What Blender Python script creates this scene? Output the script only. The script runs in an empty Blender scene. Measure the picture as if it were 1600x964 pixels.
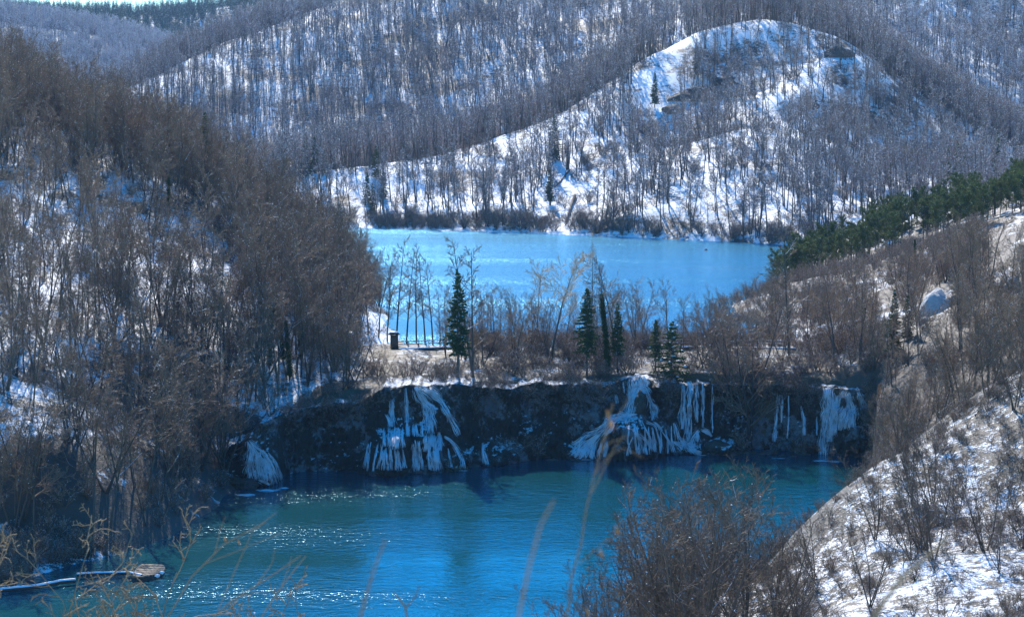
import bpy, math, random
import numpy as np
from mathutils import Vector, Euler

# ------------------------------------------------------------------ camera, sky, sun, exposure
SC = bpy.context.scene
COL = SC.collection
F = 3200.0                                  # focal length in photo pixels (1600 wide)
CAMZ = 38.0                                 # metres above the upper lake
PITCH = math.atan(292.0 / F)
cam_d = bpy.data.cameras.new('camera')
cam = bpy.data.objects.new('camera', cam_d)
COL.objects.link(cam)
cam.location = (0, 0, CAMZ)
cam.rotation_euler = (math.pi / 2 - PITCH, 0, 0)
cam_d.sensor_width = 36.0
cam_d.lens = 36.0 * F / 1600.0
cam_d.clip_start = 0.2
cam_d.clip_end = 9000
cam_d.dof.use_dof = True
cam_d.dof.focus_distance = 300
cam_d.dof.aperture_fstop = 7.0
SC.camera = cam

SUN_AZ = math.radians(-8)                  # towards the far hills, a little to one side
SUN_EL = math.radians(37)
W = bpy.data.worlds.new('World')
SC.world = W
W.use_nodes = True
wn = W.node_tree
sky = wn.nodes.new('ShaderNodeTexSky')
sky.sky_type = 'NISHITA'
sky.sun_disc = False
sky.sun_elevation = SUN_EL
sky.sun_rotation = SUN_AZ
sky.altitude = 600
sky.air_density = 1.0
sky.dust_density = 0.0
sky.ozone_density = 4.0
bg = wn.nodes['Background']
bg.inputs['Strength'].default_value = 0.15
hs = wn.nodes.new('ShaderNodeHueSaturation')     # the photograph's cool, saturated rendering of the whole sky
hs.inputs['Saturation'].default_value = 1.65
wn.links.new(sky.outputs[0], hs.inputs['Color'])
wn.links.new(hs.outputs[0], bg.inputs['Color'])
sun_d = bpy.data.lights.new('sun', 'SUN')
sun_d.energy = 3.6
sun_d.angle = math.radians(0.5)
sun_d.color = (1.0, 0.95, 0.87)
sun = bpy.data.objects.new('sun', sun_d)
COL.objects.link(sun)
sdir = Vector((math.sin(SUN_AZ) * math.cos(SUN_EL), math.cos(SUN_AZ) * math.cos(SUN_EL), math.sin(SUN_EL)))
sun.rotation_euler = sdir.to_track_quat('Z', 'Y').to_euler()
sun.location = (-60, 120, 160)
SC.view_settings.view_transform = 'Standard'
SC.view_settings.look = 'None'
SC.view_settings.exposure = 1.0
SC.view_settings.gamma = 1.0
SC.view_settings.use_curve_mapping = False
cy = SC.cycles
cy.max_bounces = 5
cy.diffuse_bounces = 2
cy.glossy_bounces = 2
cy.transmission_bounces = 2
cy.transparent_max_bounces = 12
cy.volume_bounces = 0
cy.use_denoising = True
cy.sample_clamp_indirect = 4.0
cy.sample_clamp_direct = 8.0

R = np.random.default_rng(7)
random.seed(7)

# ------------------------------------------------------------------ helpers
def P(px, py, d):
    """point seen at photo pixel (px, py) at ground distance d"""
    u = (px - 800.0) / F
    v = (482.0 - py) / F
    y = math.cos(PITCH) + v * math.sin(PITCH)
    z = -math.sin(PITCH) + v * math.cos(PITCH)
    k = d / y
    return np.array([u * k, d, CAMZ + z * k])

def Pv(px, py, d):
    v = (482.0 - py) / F; k = d / (math.cos(PITCH) + v * math.sin(PITCH))
    return np.stack([(px - 800.0) / F * k, d + 0 * k, CAMZ + (-math.sin(PITCH) + v * math.cos(PITCH)) * k], -1)

def proj(p):
    p = np.asarray(p, float)
    x, y, z = p[..., 0], p[..., 1], p[..., 2] - CAMZ
    dep = y * math.cos(PITCH) - z * math.sin(PITCH)
    up = y * math.sin(PITCH) + z * math.cos(PITCH)
    dep = np.maximum(dep, 0.01)
    return 800 + F * x / dep, 482 - F * up / dep

def D(py, z):
    """ground distance at which height z is seen on pixel row py"""
    v = (482.0 - py) / F
    y = math.cos(PITCH) + v * math.sin(PITCH)
    zz = -math.sin(PITCH) + v * math.cos(PITCH)
    return (z - CAMZ) / zz * y

_T = np.random.default_rng(11).random((256, 256))
def vnoise(x, y):
    xi = np.floor(x).astype(int); yi = np.floor(y).astype(int)
    fx = x - xi; fy = y - yi
    fx = fx * fx * (3 - 2 * fx); fy = fy * fy * (3 - 2 * fy)
    a = _T[xi & 255, yi & 255]; b = _T[(xi + 1) & 255, yi & 255]
    c = _T[xi & 255, (yi + 1) & 255]; d = _T[(xi + 1) & 255, (yi + 1) & 255]
    return (a * (1 - fx) + b * fx) * (1 - fy) + (c * (1 - fx) + d * fx) * fy - 0.5
def fbm(x, y, o=4, g=0.5):
    s = 0; a = 1.0
    for i in range(o):
        s = s + a * vnoise(x * 2 ** i + 17.3 * i, y * 2 ** i + 9.1 * i)
        a *= g
    return s

def mesh_np(name, V, quads=None, tris=None, mats=(), qm=None, tm=None, smooth=False, uv=None):
    V = np.asarray(V, np.float32).reshape(-1, 3)
    nq = 0 if quads is None else len(quads)
    nt = 0 if tris is None else len(tris)
    me = bpy.data.meshes.new(name)
    me.vertices.add(len(V)); me.vertices.foreach_set('co', V.ravel())
    me.loops.add(nq * 4 + nt * 3); me.polygons.add(nq + nt)
    li = []
    if nq: li.append(np.asarray(quads, np.int32).ravel())
    if nt: li.append(np.asarray(tris, np.int32).ravel())
    if li:
        li = np.concatenate(li)
        me.loops.foreach_set('vertex_index', li)
        st = np.concatenate([np.arange(nq) * 4, nq * 4 + np.arange(nt) * 3]).astype(np.int32)
        me.polygons.foreach_set('loop_start', st)
        mi = np.zeros(nq + nt, np.int32)
        if qm is not None and nq: mi[:nq] = qm
        if tm is not None and nt: mi[nq:] = tm
        me.polygons.foreach_set('material_index', mi)
        if smooth: me.polygons.foreach_set('use_smooth', np.ones(nq + nt, bool))
        if uv is not None:
            l = me.uv_layers.new(name='UVMap')
            l.data.foreach_set('uv', np.asarray(uv, np.float32)[li].ravel())
    for m in mats: me.materials.append(m)
    me.update(calc_edges=True)
    return me

def obj(name, me, parent=None, label=None, cat=None, group=None, kind=None, loc=None):
    o = bpy.data.objects.new(name, me)
    COL.objects.link(o)
    if parent is not None: o.parent = parent
    if label: o['label'] = label
    if cat: o['category'] = cat
    if group: o['group'] = group
    if kind: o['kind'] = kind
    if loc is not None: o.location = loc
    return o

class MB:
    """collects boxes, tubes and blobs into one mesh"""
    def __init__(s): s.V = []; s.Q = []; s.T = []; s.n = 0
    def add(s, V, Q=None, T=None):
        V = np.asarray(V, float).reshape(-1, 3)
        if Q is not None and len(Q): s.Q.append(np.asarray(Q) + s.n)
        if T is not None and len(T): s.T.append(np.asarray(T) + s.n)
        s.V.append(V); s.n += len(V); return s
    def box(s, c, size, rz=0.0, rx=0.0, taper=1.0):
        sx, sy, sz = [v / 2 for v in size]
        v = np.array([[-sx, -sy, -sz], [sx, -sy, -sz], [sx, sy, -sz], [-sx, sy, -sz],
                      [-sx * taper, -sy * taper, sz], [sx * taper, -sy * taper, sz], [sx * taper, sy * taper, sz], [-sx * taper, sy * taper, sz]])
        m = np.array(Euler((rx, 0, rz)).to_matrix())
        return s.add(v @ m.T + np.asarray(c), [[3, 2, 1, 0], [4, 5, 6, 7], [0, 1, 5, 4], [1, 2, 6, 5], [2, 3, 7, 6], [3, 0, 4, 7]])
    def tube(s, pts, rad, sides=6):
        V, Q = tubes(np.asarray(pts, float)[None], np.broadcast_to(np.asarray(rad, float), (1, len(pts))), sides)
        n = len(pts)
        s.add(V, Q)
        return s
    def mesh(s, name, mat, smooth=False):
        return mesh_np(name, np.concatenate(s.V), np.concatenate(s.Q) if s.Q else None, np.concatenate(s.T) if s.T else None,
                       [mat] if not isinstance(mat, (list, tuple)) else mat, smooth=smooth)

def nrm(a): return a / np.maximum(np.linalg.norm(a, axis=-1, keepdims=True), 1e-9)

def tubes(pts, rad, sides):
    """pts (N,k,3), rad (N,k) -> verts, quads"""
    N, k, _ = pts.shape
    t = np.empty_like(pts)
    t[:, 1:-1] = pts[:, 2:] - pts[:, :-2]; t[:, 0] = pts[:, 1] - pts[:, 0]; t[:, -1] = pts[:, -1] - pts[:, -2]
    t = nrm(t)
    ref = np.where(np.abs(t[:, :1, 2:3]) > 0.8, np.array([1.0, 0.1, 0]), np.array([0.05, 0.1, 1.0]))
    a = nrm(np.cross(t, np.broadcast_to(ref, t.shape))); b = np.cross(t, a)
    an = np.arange(sides) * 2 * math.pi / sides
    V = pts[:, :, None] + rad[:, :, None, None] * (a[:, :, None] * np.cos(an)[:, None] + b[:, :, None] * np.sin(an)[:, None])
    i = np.arange(N)[:, None, None] * k * sides; j = np.arange(k - 1)[None, :, None] * sides; q = np.arange(sides)[None, None, :]
    q2 = (q + 1) % sides
    Q = np.stack([i + j + q, i + j + q2, i + j + sides + q2, i + j + sides + q], -1).reshape(-1, 4)
    return V.reshape(-1, 3), Q

# ------------------------------------------------------------------ materials
def mat_new(name):
    m = bpy.data.materials.new(name); m.use_nodes = True
    nt = m.node_tree
    return m, nt, nt.nodes['Principled BSDF']
def nd(nt, t, **kw):
    n = nt.nodes.new(t)
    for k, v in kw.items():
        if k in n.inputs: n.inputs[k].default_value = v
        else: setattr(n, k, v)
    return n
def lk(nt, a, b): nt.links.new(a, b)
def ramp(nt, fac, stops, interp='LINEAR'):
    r = nt.nodes.new('ShaderNodeValToRGB'); r.color_ramp.interpolation = interp
    el = r.color_ramp.elements
    while len(el) < len(stops): el.new(0.5)
    for e, (p, c) in zip(el, stops):
        e.position = p; e.color = (*c, 1) if len(c) == 3 else c
    lk(nt, fac, r.inputs[0]); return r
def math_(nt, op, a, b=None, c=None):
    n = nt.nodes.new('ShaderNodeMath'); n.operation = op
    for i, v in enumerate((a, b, c)):
        if v is None: continue
        if isinstance(v, (int, float)): n.inputs[i].default_value = v
        else: lk(nt, v, n.inputs[i])
    return n.outputs[0]
def noise_(nt, vec, scale, detail=4, rough=0.55):
    n = nd(nt, 'ShaderNodeTexNoise', Scale=scale, Detail=detail, Roughness=rough); lk(nt, vec, n.inputs['Vector']); return n.outputs[0]
def mixc(nt, fac, a, b):
    n = nt.nodes.new('ShaderNodeMix'); n.data_type = 'RGBA'
    for i, v in ((6, a), (7, b)):
        if isinstance(v, tuple): n.inputs[i].default_value = (*v, 1)
        else: lk(nt, v, n.inputs[i])
    if isinstance(fac, (int, float)): n.inputs[0].default_value = fac
    else: lk(nt, fac, n.inputs[0])
    return n.outputs[2]
def mapping(nt, vec, scale):
    n = nd(nt, 'ShaderNodeMapping'); n.inputs['Scale'].default_value = scale; lk(nt, vec, n.inputs['Vector']); return n.outputs[0]

def mat_ground(name, snow=0.5, patch=0.12, fine=1.0, litter=((0.10, 0.075, 0.05), (0.05, 0.04, 0.03)), slope=1.2, soft=0.06, w=(0.9, 0.7, 0.4)):
    m, nt, b = mat_new(name)
    g = nd(nt, 'ShaderNodeNewGeometry'); pos = g.outputs['Position']
    sep = nd(nt, 'ShaderNodeSeparateXYZ'); lk(nt, g.outputs['Normal'], sep.inputs[0])
    n1 = noise_(nt, pos, patch, 3); n2 = noise_(nt, pos, fine, 4, 0.65); n3 = noise_(nt, pos, fine * 6, 2)
    s = math_(nt, 'MULTIPLY_ADD', n1, w[0], math_(nt, 'MULTIPLY_ADD', n2, w[1], math_(nt, 'MULTIPLY', n3, w[2])))
    s = math_(nt, 'ADD', s, math_(nt, 'MULTIPLY', math_(nt, 'SUBTRACT', sep.outputs[2], 0.85), slope))
    s = math_(nt, 'ADD', s, snow - 1.0)
    f = ramp(nt, s, [(0.5 - soft, (0, 0, 0)), (0.5 + soft, (1, 1, 1))])
    lit = mixc(nt, n3, litter[0], litter[1])
    col = mixc(nt, f.outputs[0], lit, (0.86, 0.87, 0.88))
    lk(nt, col, b.inputs['Base Color'])
    b.inputs['Roughness'].default_value = 0.75
    bm = nd(nt, 'ShaderNodeBump', Strength=0.7, Distance=0.25)
    lk(nt, math_(nt, 'ADD', n2, math_(nt, 'MULTIPLY', n3, 0.35)), bm.inputs['Height']); lk(nt, bm.outputs[0], b.inputs['Normal'])
    return m

def mat_bark(name, c1, c2, rough=0.55, bump=True):
    m, nt, b = mat_new(name)
    oi = nd(nt, 'ShaderNodeObjectInfo'); g = nd(nt, 'ShaderNodeNewGeometry')
    n = noise_(nt, g.outputs['Position'], 1.3, 3)
    f = math_(nt, 'MULTIPLY_ADD', oi.outputs['Random'], 0.6, math_(nt, 'MULTIPLY', n, 0.5))
    lk(nt, mixc(nt, f, c1, c2), b.inputs['Base Color'])
    b.inputs['Roughness'].default_value = max(rough, 0.8)
    b.inputs['Specular IOR Level'].default_value = 0.15
    return m

def mat_plain(name, c, rough=0.7, var=0.25, scale=3.0):
    m, nt, b = mat_new(name)
    g = nd(nt, 'ShaderNodeNewGeometry')
    n = noise_(nt, g.outputs['Position'], scale, 4)
    lk(nt, mixc(nt, n, tuple(v * (1 - var) for v in c), tuple(min(1, v * (1 + var)) for v in c)), b.inputs['Base Color'])
    b.inputs['Roughness'].default_value = rough
    return m

M = {}
M['snow'] = mat_plain('snow', (0.84, 0.85, 0.87), 0.6, 0.04)
M['trunk'] = mat_bark('bark', (0.06, 0.046, 0.035), (0.17, 0.135, 0.10))
M['twig'] = mat_bark('twig', (0.14, 0.095, 0.06), (0.34, 0.235, 0.15), 0.45)
M['twig_far'] = mat_bark('twig_far', (0.19, 0.145, 0.12), (0.33, 0.255, 0.215), 0.45)
M['twig_brown'] = mat_bark('brown_twig', (0.22, 0.145, 0.085), (0.36, 0.245, 0.15), 0.5)
M['twig_thicket'] = mat_bark('thicket_twig', (0.11, 0.082, 0.06), (0.21, 0.16, 0.115), 0.5)
M['twig_frost'] = mat_bark('frosted_twig', (0.30, 0.27, 0.27), (0.46, 0.44, 0.46), 0.5)
M['twig_pale'] = mat_bark('twig_pale', (0.56, 0.44, 0.28), (0.66, 0.54, 0.38), 0.5)
M['twig_dry'] = mat_bark('twig_dry', (0.20, 0.145, 0.085), (0.30, 0.22, 0.13), 0.5)
M['twig_dark'] = mat_bark('twig_dark', (0.09, 0.07, 0.05), (0.16, 0.12, 0.085), 0.5)
M['spruce'] = mat_bark('spruce_needles', (0.04, 0.075, 0.02), (0.075, 0.115, 0.03), 0.6)
M['pine'] = mat_bark('pine_needles', (0.08, 0.11, 0.02), (0.135, 0.165, 0.032), 0.6)
M['ivy'] = mat_bark('ivy_leaves', (0.03, 0.06, 0.012), (0.06, 0.10, 0.02), 0.4)
M['leaf'] = mat_plain('dry_leaf', (0.42, 0.22, 0.08), 0.6)
M['moss'] = mat_plain('dry_grass', (0.30, 0.22, 0.08), 0.8, 0.4)
M['wood'] = mat_plain('weathered_wood', (0.20, 0.15, 0.10), 0.8, 0.35, 6)
M['wood_dark'] = mat_plain('dark_wood', (0.07, 0.05, 0.038), 0.8, 0.35, 6)
M['red'] = mat_plain('red_paint', (0.6, 0.06, 0.04), 0.4, 0.1)
M['leaf_red'] = mat_bark('rusty_leaves', (0.22, 0.09, 0.035), (0.32, 0.14, 0.05), 0.6)

def mat_rock(name, c1, c2, moss=0.3, rough=0.8, mtop=0.62):
    m, nt, b = mat_new(name)
    g = nd(nt, 'ShaderNodeNewGeometry'); pos = g.outputs['Position']
    n1 = noise_(nt, pos, 0.35, 5, 0.6); n2 = noise_(nt, pos, 2.2, 5, 0.65)
    st = noise_(nt, mapping(nt, pos, (1.6, 1.6, 0.25)), 1.0, 4)
    c = mixc(nt, n2, c1, c2)
    mm = ramp(nt, n1, [(0.5 - moss * 0.35, (1, 1, 1)), (mtop, (0, 0, 0))])
    c = mixc(nt, mm.outputs[0], c, mixc(nt, n2, (0.035, 0.033, 0.015), (0.10, 0.075, 0.03)))
    lk(nt, c, b.inputs['Base Color']); b.inputs['Roughness'].default_value = rough
    bm = nd(nt, 'ShaderNodeBump', Strength=0.9, Distance=0.4)
    lk(nt, math_(nt, 'ADD', n2, st), bm.inputs['Height']); lk(nt, bm.outputs[0], b.inputs['Normal'])
    return m
def mat_cliff():
    m, nt, b = mat_new('cliff_rock')
    g = nd(nt, 'ShaderNodeNewGeometry'); pos = g.outputs['Position']
    sep = nd(nt, 'ShaderNodeSeparateXYZ'); lk(nt, g.outputs['Normal'], sep.inputs[0])
    n1 = noise_(nt, pos, 0.22, 4, 0.6); n2 = noise_(nt, pos, 1.6, 5, 0.7); n3 = noise_(nt, mapping(nt, pos, (2.2, 2.2, 0.35)), 1.0, 4, 0.6)
    pale = ramp(nt, math_(nt, 'MULTIPLY_ADD', n2, 0.45, n1), [(0.76, (0, 0, 0)), (0.84, (1, 1, 1))])
    c = mixc(nt, n3, (0.012, 0.010, 0.007), mixc(nt, n1, (0.03, 0.028, 0.012), (0.14, 0.095, 0.045)))
    c = mixc(nt, pale.outputs[0], c, mixc(nt, n2, (0.05, 0.045, 0.04), (0.36, 0.34, 0.32)))
    s = math_(nt, 'ADD', math_(nt, 'MULTIPLY', math_(nt, 'SUBTRACT', sep.outputs[2], 0.72), 1.6), math_(nt, 'MULTIPLY', math_(nt, 'SUBTRACT', n2, 0.5), 1.3))
    f = ramp(nt, s, [(0.30, (0, 0, 0)), (0.40, (1, 1, 1))])
    lk(nt, mixc(nt, f.outputs[0], c, (0.84, 0.85, 0.87)), b.inputs['Base Color']); b.inputs['Roughness'].default_value = 0.65
    bm = nd(nt, 'ShaderNodeBump', Strength=1.0, Distance=0.5); lk(nt, math_(nt, 'ADD', n2, n3), bm.inputs['Height']); lk(nt, bm.outputs[0], b.inputs['Normal'])
    return m
M['tufa'] = mat_rock('tufa_rock', (0.06, 0.05, 0.04), (0.17, 0.15, 0.125), 0.55)
M['limestone'] = mat_rock('limestone', (0.38, 0.37, 0.355), (0.62, 0.60, 0.57), 0.7, 0.8, 0.38)
M['wet_rock'] = mat_rock('wet_rock', (0.045, 0.04, 0.032), (0.11, 0.095, 0.075), 0.3, 0.45)

def mat_water(name, body, wave, band, chop=0.5, rough=0.1, gain=1.0, tint=(0.6, 0.87, 1.0)):
    m, nt, b = mat_new(name)
    g = nd(nt, 'ShaderNodeNewGeometry'); pos = g.outputs['Position']
    w1 = noise_(nt, mapping(nt, pos, (0.55, 0.9, 1)), wave, 3, 0.6)
    w2 = noise_(nt, mapping(nt, pos, (0.6, 1.0, 1)), wave * 3.3, 2, 0.6)
    bd = noise_(nt, mapping(nt, pos, (0.12, 1.0, 1)), band, 3)
    r = ramp(nt, bd, [(0.36, (0.25, 0.25, 0.25)), (0.62, (1, 1, 1))])
    h = math_(nt, 'MULTIPLY_ADD', w2, 0.35, w1)
    bm = nd(nt, 'ShaderNodeBump', Distance=0.55); lk(nt, h, bm.inputs['Height'])
    lk(nt, math_(nt, 'MULTIPLY', r.outputs[0], chop), bm.inputs['Strength'])
    nt.nodes.remove(b)
    df = nd(nt, 'ShaderNodeBsdfDiffuse'); df.inputs['Color'].default_value = (*body, 1)
    gl = nd(nt, 'ShaderNodeBsdfGlossy'); gl.inputs['Color'].default_value = (*tint, 1); gl.inputs['Roughness'].default_value = rough  # tint paints extra sky blue into the lake reflections; water's own gloss is untinted
    fr = nd(nt, 'ShaderNodeFresnel'); fr.inputs['IOR'].default_value = 1.33
    for n_ in (gl, fr): lk(nt, bm.outputs[0], n_.inputs['Normal'])
    fac = math_(nt, 'MINIMUM', math_(nt, 'MULTIPLY', fr.outputs[0], gain), 0.9)
    mx = nd(nt, 'ShaderNodeMixShader'); lk(nt, fac, mx.inputs[0]); lk(nt, df.outputs[0], mx.inputs[1]); lk(nt, gl.outputs[0], mx.inputs[2])
    lk(nt, mx.outputs[0], nt.nodes['Material Output'].inputs['Surface'])
    return m
M['lake_low'] = mat_water('lower_lake_water', (0.003, 0.078, 0.092), 1.05, 0.05, 0.33, 0.07, 1.5, (0.55, 0.85, 1.0))
M['lake_up'] = mat_water('upper_lake_water', (0.003, 0.12, 0.20), 0.8, 0.022, 0.75, 0.17, 0.95, (0.32, 0.70, 1.0))

def mat_fall():
    m, nt, b = mat_new('falling_water')
    g = nd(nt, 'ShaderNodeNewGeometry')
    n = noise_(nt, g.outputs['Position'], 2.5, 3)
    lk(nt, mixc(nt, n, (0.80, 0.85, 0.90), (0.95, 0.96, 0.97)), b.inputs['Base Color']); b.inputs['Roughness'].default_value = 0.4
    return m
M['fall'] = mat_fall()
def mat_foam():
    m, nt, b = mat_new('foam')
    uv = nd(nt, 'ShaderNodeUVMap'); g = nd(nt, 'ShaderNodeNewGeometry')
    s = noise_(nt, mapping(nt, g.outputs['Position'], (0.8, 1.2, 1)), 1.4, 4, 0.7)
    sx = nd(nt, 'ShaderNodeSeparateXYZ'); lk(nt, uv.outputs[0], sx.inputs[0])
    f = ramp(nt, math_(nt, 'SUBTRACT', math_(nt, 'MULTIPLY', s, 1.3), math_(nt, 'MULTIPLY', sx.outputs[0], 0.75)), [(0.2, (0, 0, 0)), (0.45, (0.9, 0.9, 0.9))])
    b.inputs['Base Color'].default_value = (0.85, 0.88, 0.9, 1)
    tr = nd(nt, 'ShaderNodeBsdfTransparent'); mx = nd(nt, 'ShaderNodeMixShader')
    lk(nt, f.outputs[0], mx.inputs[0]); lk(nt, tr.outputs[0], mx.inputs[1]); lk(nt, b.outputs[0], mx.inputs[2])
    lk(nt, mx.outputs[0], nt.nodes['Material Output'].inputs['Surface'])
    return m
M['foam'] = mat_foam()

# ------------------------------------------------------------------ terrain: hills as height fields through control points
CB = np.array([(340, 772, 277), (370, 768, 279), (420, 762, 280.5), (445, 750, 287), (500, 738, 291), (560, 737, 292.5), (640, 736, 293), (700, 732, 295), (757, 727, 298.5), (830, 722, 302),
               (905, 718, 304), (985, 714, 306), (1050, 712, 308), (1110, 710, 309.5), (1200, 711, 309), (1310, 716, 305.5), (1370, 722, 302), (1420, 730, 298)], float)
def behind_cliff(x, y, p0, p1):
    px = 800 + F * x / np.maximum(y, 1.0)
    gap = np.clip(np.interp(px, CB[:, 0], CB[:, 2]) + np.interp(px, [400, 560, 1050, 1150, 1400], [4.6, 6.0, 6.0, 4.6, 4.0]) - y, 0, 7)
    side = np.clip(np.minimum(px - p0, p1 - px) / 30.0, 0, 1)
    return gap * 7.0 * side
class Hill:
    def __init__(s, pts, ur, yr, rough=(0.8, 12.0), xyz=(), cut=None):
        s.cut = cut
        C = [P(*p) for p in pts] + [np.array(p, float) for p in xyz]
        s.C = np.array(C); s.ur = ur; s.yr = yr; s.rough = rough
        X = s.C[:, :2] / 50.0; n = len(X)
        r2 = ((X[:, None] - X[None]) ** 2).sum(-1)
        K = np.where(r2 > 0, 0.5 * r2 * np.log(np.maximum(r2, 1e-12)), 0) + np.eye(n) * 0.01
        A = np.zeros((n + 3, n + 3)); A[:n, :n] = K; A[:n, n] = 1; A[:n, n + 1:] = X; A[n, :n] = 1; A[n + 1:, :n] = X.T
        s.w = np.linalg.solve(A, np.concatenate([s.C[:, 2], np.zeros(3)])); s.X = X
    def raw(s, x, y):
        x = np.asarray(x, float); y = np.asarray(y, float); sh = x.shape
        q = np.stack([x.ravel(), y.ravel()], -1) / 50.0
        out = np.empty(len(q))
        for i in range(0, len(q), 20000):
            b = q[i:i + 20000]
            r2 = ((b[:, None] - s.X[None]) ** 2).sum(-1)
            out[i:i + 20000] = (0.5 * r2 * np.log(np.maximum(r2, 1e-12))) @ s.w[:-3] + s.w[-3] + b @ s.w[-2:]
        a, l = s.rough
        if s.cut is not None: out = out - s.cut(x.ravel(), y.ravel())
        return out.reshape(sh) + a * 1.6 * fbm(x / l + 3.1, y / l + 8.7, 5, 0.5)
    def z(s, x, y):
        x = np.asarray(x, float); y = np.asarray(y, float)
        u = x / np.maximum(y, 0.1)
        ok = (u >= s.ur[0]) & (u <= s.ur[1]) & (y >= s.yr[0]) & (y <= s.yr[1])
        return np.where(ok, s.raw(x, y), -1e3)
    def mesh(s, name, mat, nu, ny, umid=None):
        u = np.linspace(s.ur[0], s.ur[1], nu)
        y = np.geomspace(max(s.yr[0], 1.0), s.yr[1], ny) if s.yr[0] > 0 else np.linspace(s.yr[0], s.yr[1], ny)
        U, Y = np.meshgrid(u, y)
        X = U * Y
        V = np.stack([X, Y, s.raw(X, Y)], -1)
        i = np.arange(ny - 1)[:, None] * nu + np.arange(nu - 1)[None]
        Q = np.stack([i, i + 1, i + nu + 1, i + nu], -1).reshape(-1, 4)
        return obj(name, mesh_np(name, V, Q, mats=[mat], smooth=True), kind='structure')

hA = Hill([  # wooded slope above the lower lake
    (0, 690, 243), (80, 700, 240), (190, 800, 240), (130, 740, 241), (20, 830, 233), (100, 850, 232),
    (0, 600, 262), (0, 400, 330), (0, 230, 405), (0, 165, 440), (-200, 560, 262), (-200, 150, 430), (-200, 350, 340), (-200, 40, 460),
    (100, 195, 440), (200, 235, 435), (300, 285, 425), (400, 345, 415), (480, 410, 400), (540, 475, 385), (600, 540, 350),
    (200, 350, 372), (300, 450, 332), (400, 540, 312), (200, 550, 290), (100, 500, 300), (400, 622, 298), (300, 600, 290),
    (500, 615, 299), (560, 622, 298), (330, 690, 283), (200, 690, 256), (240, 780, 250), (370, 700, 288), (500, 530, 335), (575, 495, 362),
    (380, 640, 292), (430, 652, 289.5), (470, 637, 294.5), (520, 630, 297), (560, 624, 298), (440, 632, 296), (600, 604, 304)],
    (-0.36, -0.055), (200, 560), (0.7, 14), xyz=[
    (-62, 214, -10.8), (-56, 223, -11.0), (-70, 222, -9.5), (-50, 229, -12.0), (-46, 218, -14), (-42, 237, -14.5), (-39, 254, -13.8), (-36, 277, -13), (-38, 212, -18), (-60, 204, -11.5), (-90, 205, -8), (-28, 262, -16), (-30, 240, -16), (-20, 250, -18),
    (-24, 330, 0.9), (-22, 420, -4), (-34, 440, -2), (-44, 520, -4), (-60, 540, 0), (-110, 530, 22), (-160, 540, 50), (-24, 372, 0.3)])
_rim = [(400, 287), (470, 293), (560, 296), (640, 297), (700, 299), (760, 302), (850, 305), (950, 308), (1050, 311), (1120, 313), (1200, 312), (1300, 309), (1380, 305)]
hB = Hill([], (-0.125, 0.20), (284, 385), (0.35, 6), xyz=[   # natural dam between the lakes
    *[((p - 800) / F * (d + 2.0), d + 2.0, float(np.interp(p, [400, 430, 470, 560, 620, 1280, 1360, 1400], [-6.5, -4.2, -2.9, -1.8, -1.0, -1.2, -1.8, -3.0]))) for p, d in _rim],
    (-40, 320, 0.6), (-10, 320, 0.3), (15, 323, 0.1), (40, 326, 0.4), (60, 320, 0.8), (-40, 338, 0.8), (-15, 338, 0.6), (15, 338, 0.5), (45, 338, 0.6), (65, 335, 1.5),
    (-40, 352, 0.5), (-15, 350, -0.1), (15, 348, -0.2), (35, 352, 0.1), (-40, 385, -1.5), (-15, 385, -3), (15, 385, -3), (40, 385, -2.5), (70, 385, 1)])
hC = Hill([  # wooded slope beyond the dam's other end
    (1350, 622, 300), (1250, 545, 345), (1238, 522, 356), (1290, 515, 352), (1290, 555, 335), (1160, 474, 425), (1200, 455, 432), (1300, 440, 420),
    (1450, 415, 410), (1600, 370, 385), (1700, 330, 380), (1250, 420, 520), (1400, 382, 500), (1600, 325, 470), (1750, 290, 460),
    (1400, 600, 288), (1500, 560, 280), (1600, 520, 262), (1400, 520, 325), (1500, 470, 320), (1600, 440, 300), (1750, 420, 280),
    (1350, 700, 287), (1600, 660, 225), (1450, 690, 245), (1750, 560, 230), (1400, 470, 370)],
    (0.085, 0.33), (180, 700), (0.8, 12), xyz=[
    (27, 300, -22), (27, 280, -24), (36, 288, -20), (24, 320, -9), (30, 340, -3), (30, 362, -4), (42, 296, -15), (48, 315, -1), (36, 385, -2.5), (42, 450, -5), (52, 490, -6), (62, 560, -7), (80, 640, -7), (54, 440, 1.0), (86, 520, 7), (100, 600, 4), (130, 620, 8), (170, 640, 12), (150, 690, -2), (100, 690, -6),
    (44, 270, -14), (44, 240, -15), (44, 205, -15), (50, 190, -14), (62, 190, -10)])
hD = Hill([  # snowy slope on the viewer's side of the lower lake
    (1600, 628, 122), (1450, 705, 117), (1300, 775, 111), (1180, 880, 103), (1070, 965, 95), (1600, 800, 96), (1400, 900, 86), (1600, 964, 76), (1250, 975, 84),
    (1750, 560, 125), (1750, 800, 90), (950, 1010, 96), (800, 1070, 92), (1000, 1060, 80), (600, 1170, 90), (300, 1250, 88), (1000, 1150, 60), (1400, 1100, 60), (700, 1250, 60), (200, 1350, 60)],
    (-0.5, 0.5), (1.0, 190), (0.75, 6), xyz=[
    (0, 1, 36.3), (-3, 3, 36.1), (3, 3, 36.3), (0, 8, 34.6), (-4, 14, 32.6), (5, 14, 33.2), (0, 25, 29.5), (-10, 28, 28), (12, 28, 29.5), (0, 42, 23), (20, 45, 25), (-20, 45, 20),
    (36, 150, 9), (25, 138, 3), (15, 128, -3), (5, 118, -9), (-8, 112, -13), (-30, 108, -15), (36, 185, -14), (15, 165, -17), (-10, 150, -19), (-40, 140, -19), (60, 185, -10), (65, 130, 30), (85, 185, 8)])
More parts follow.
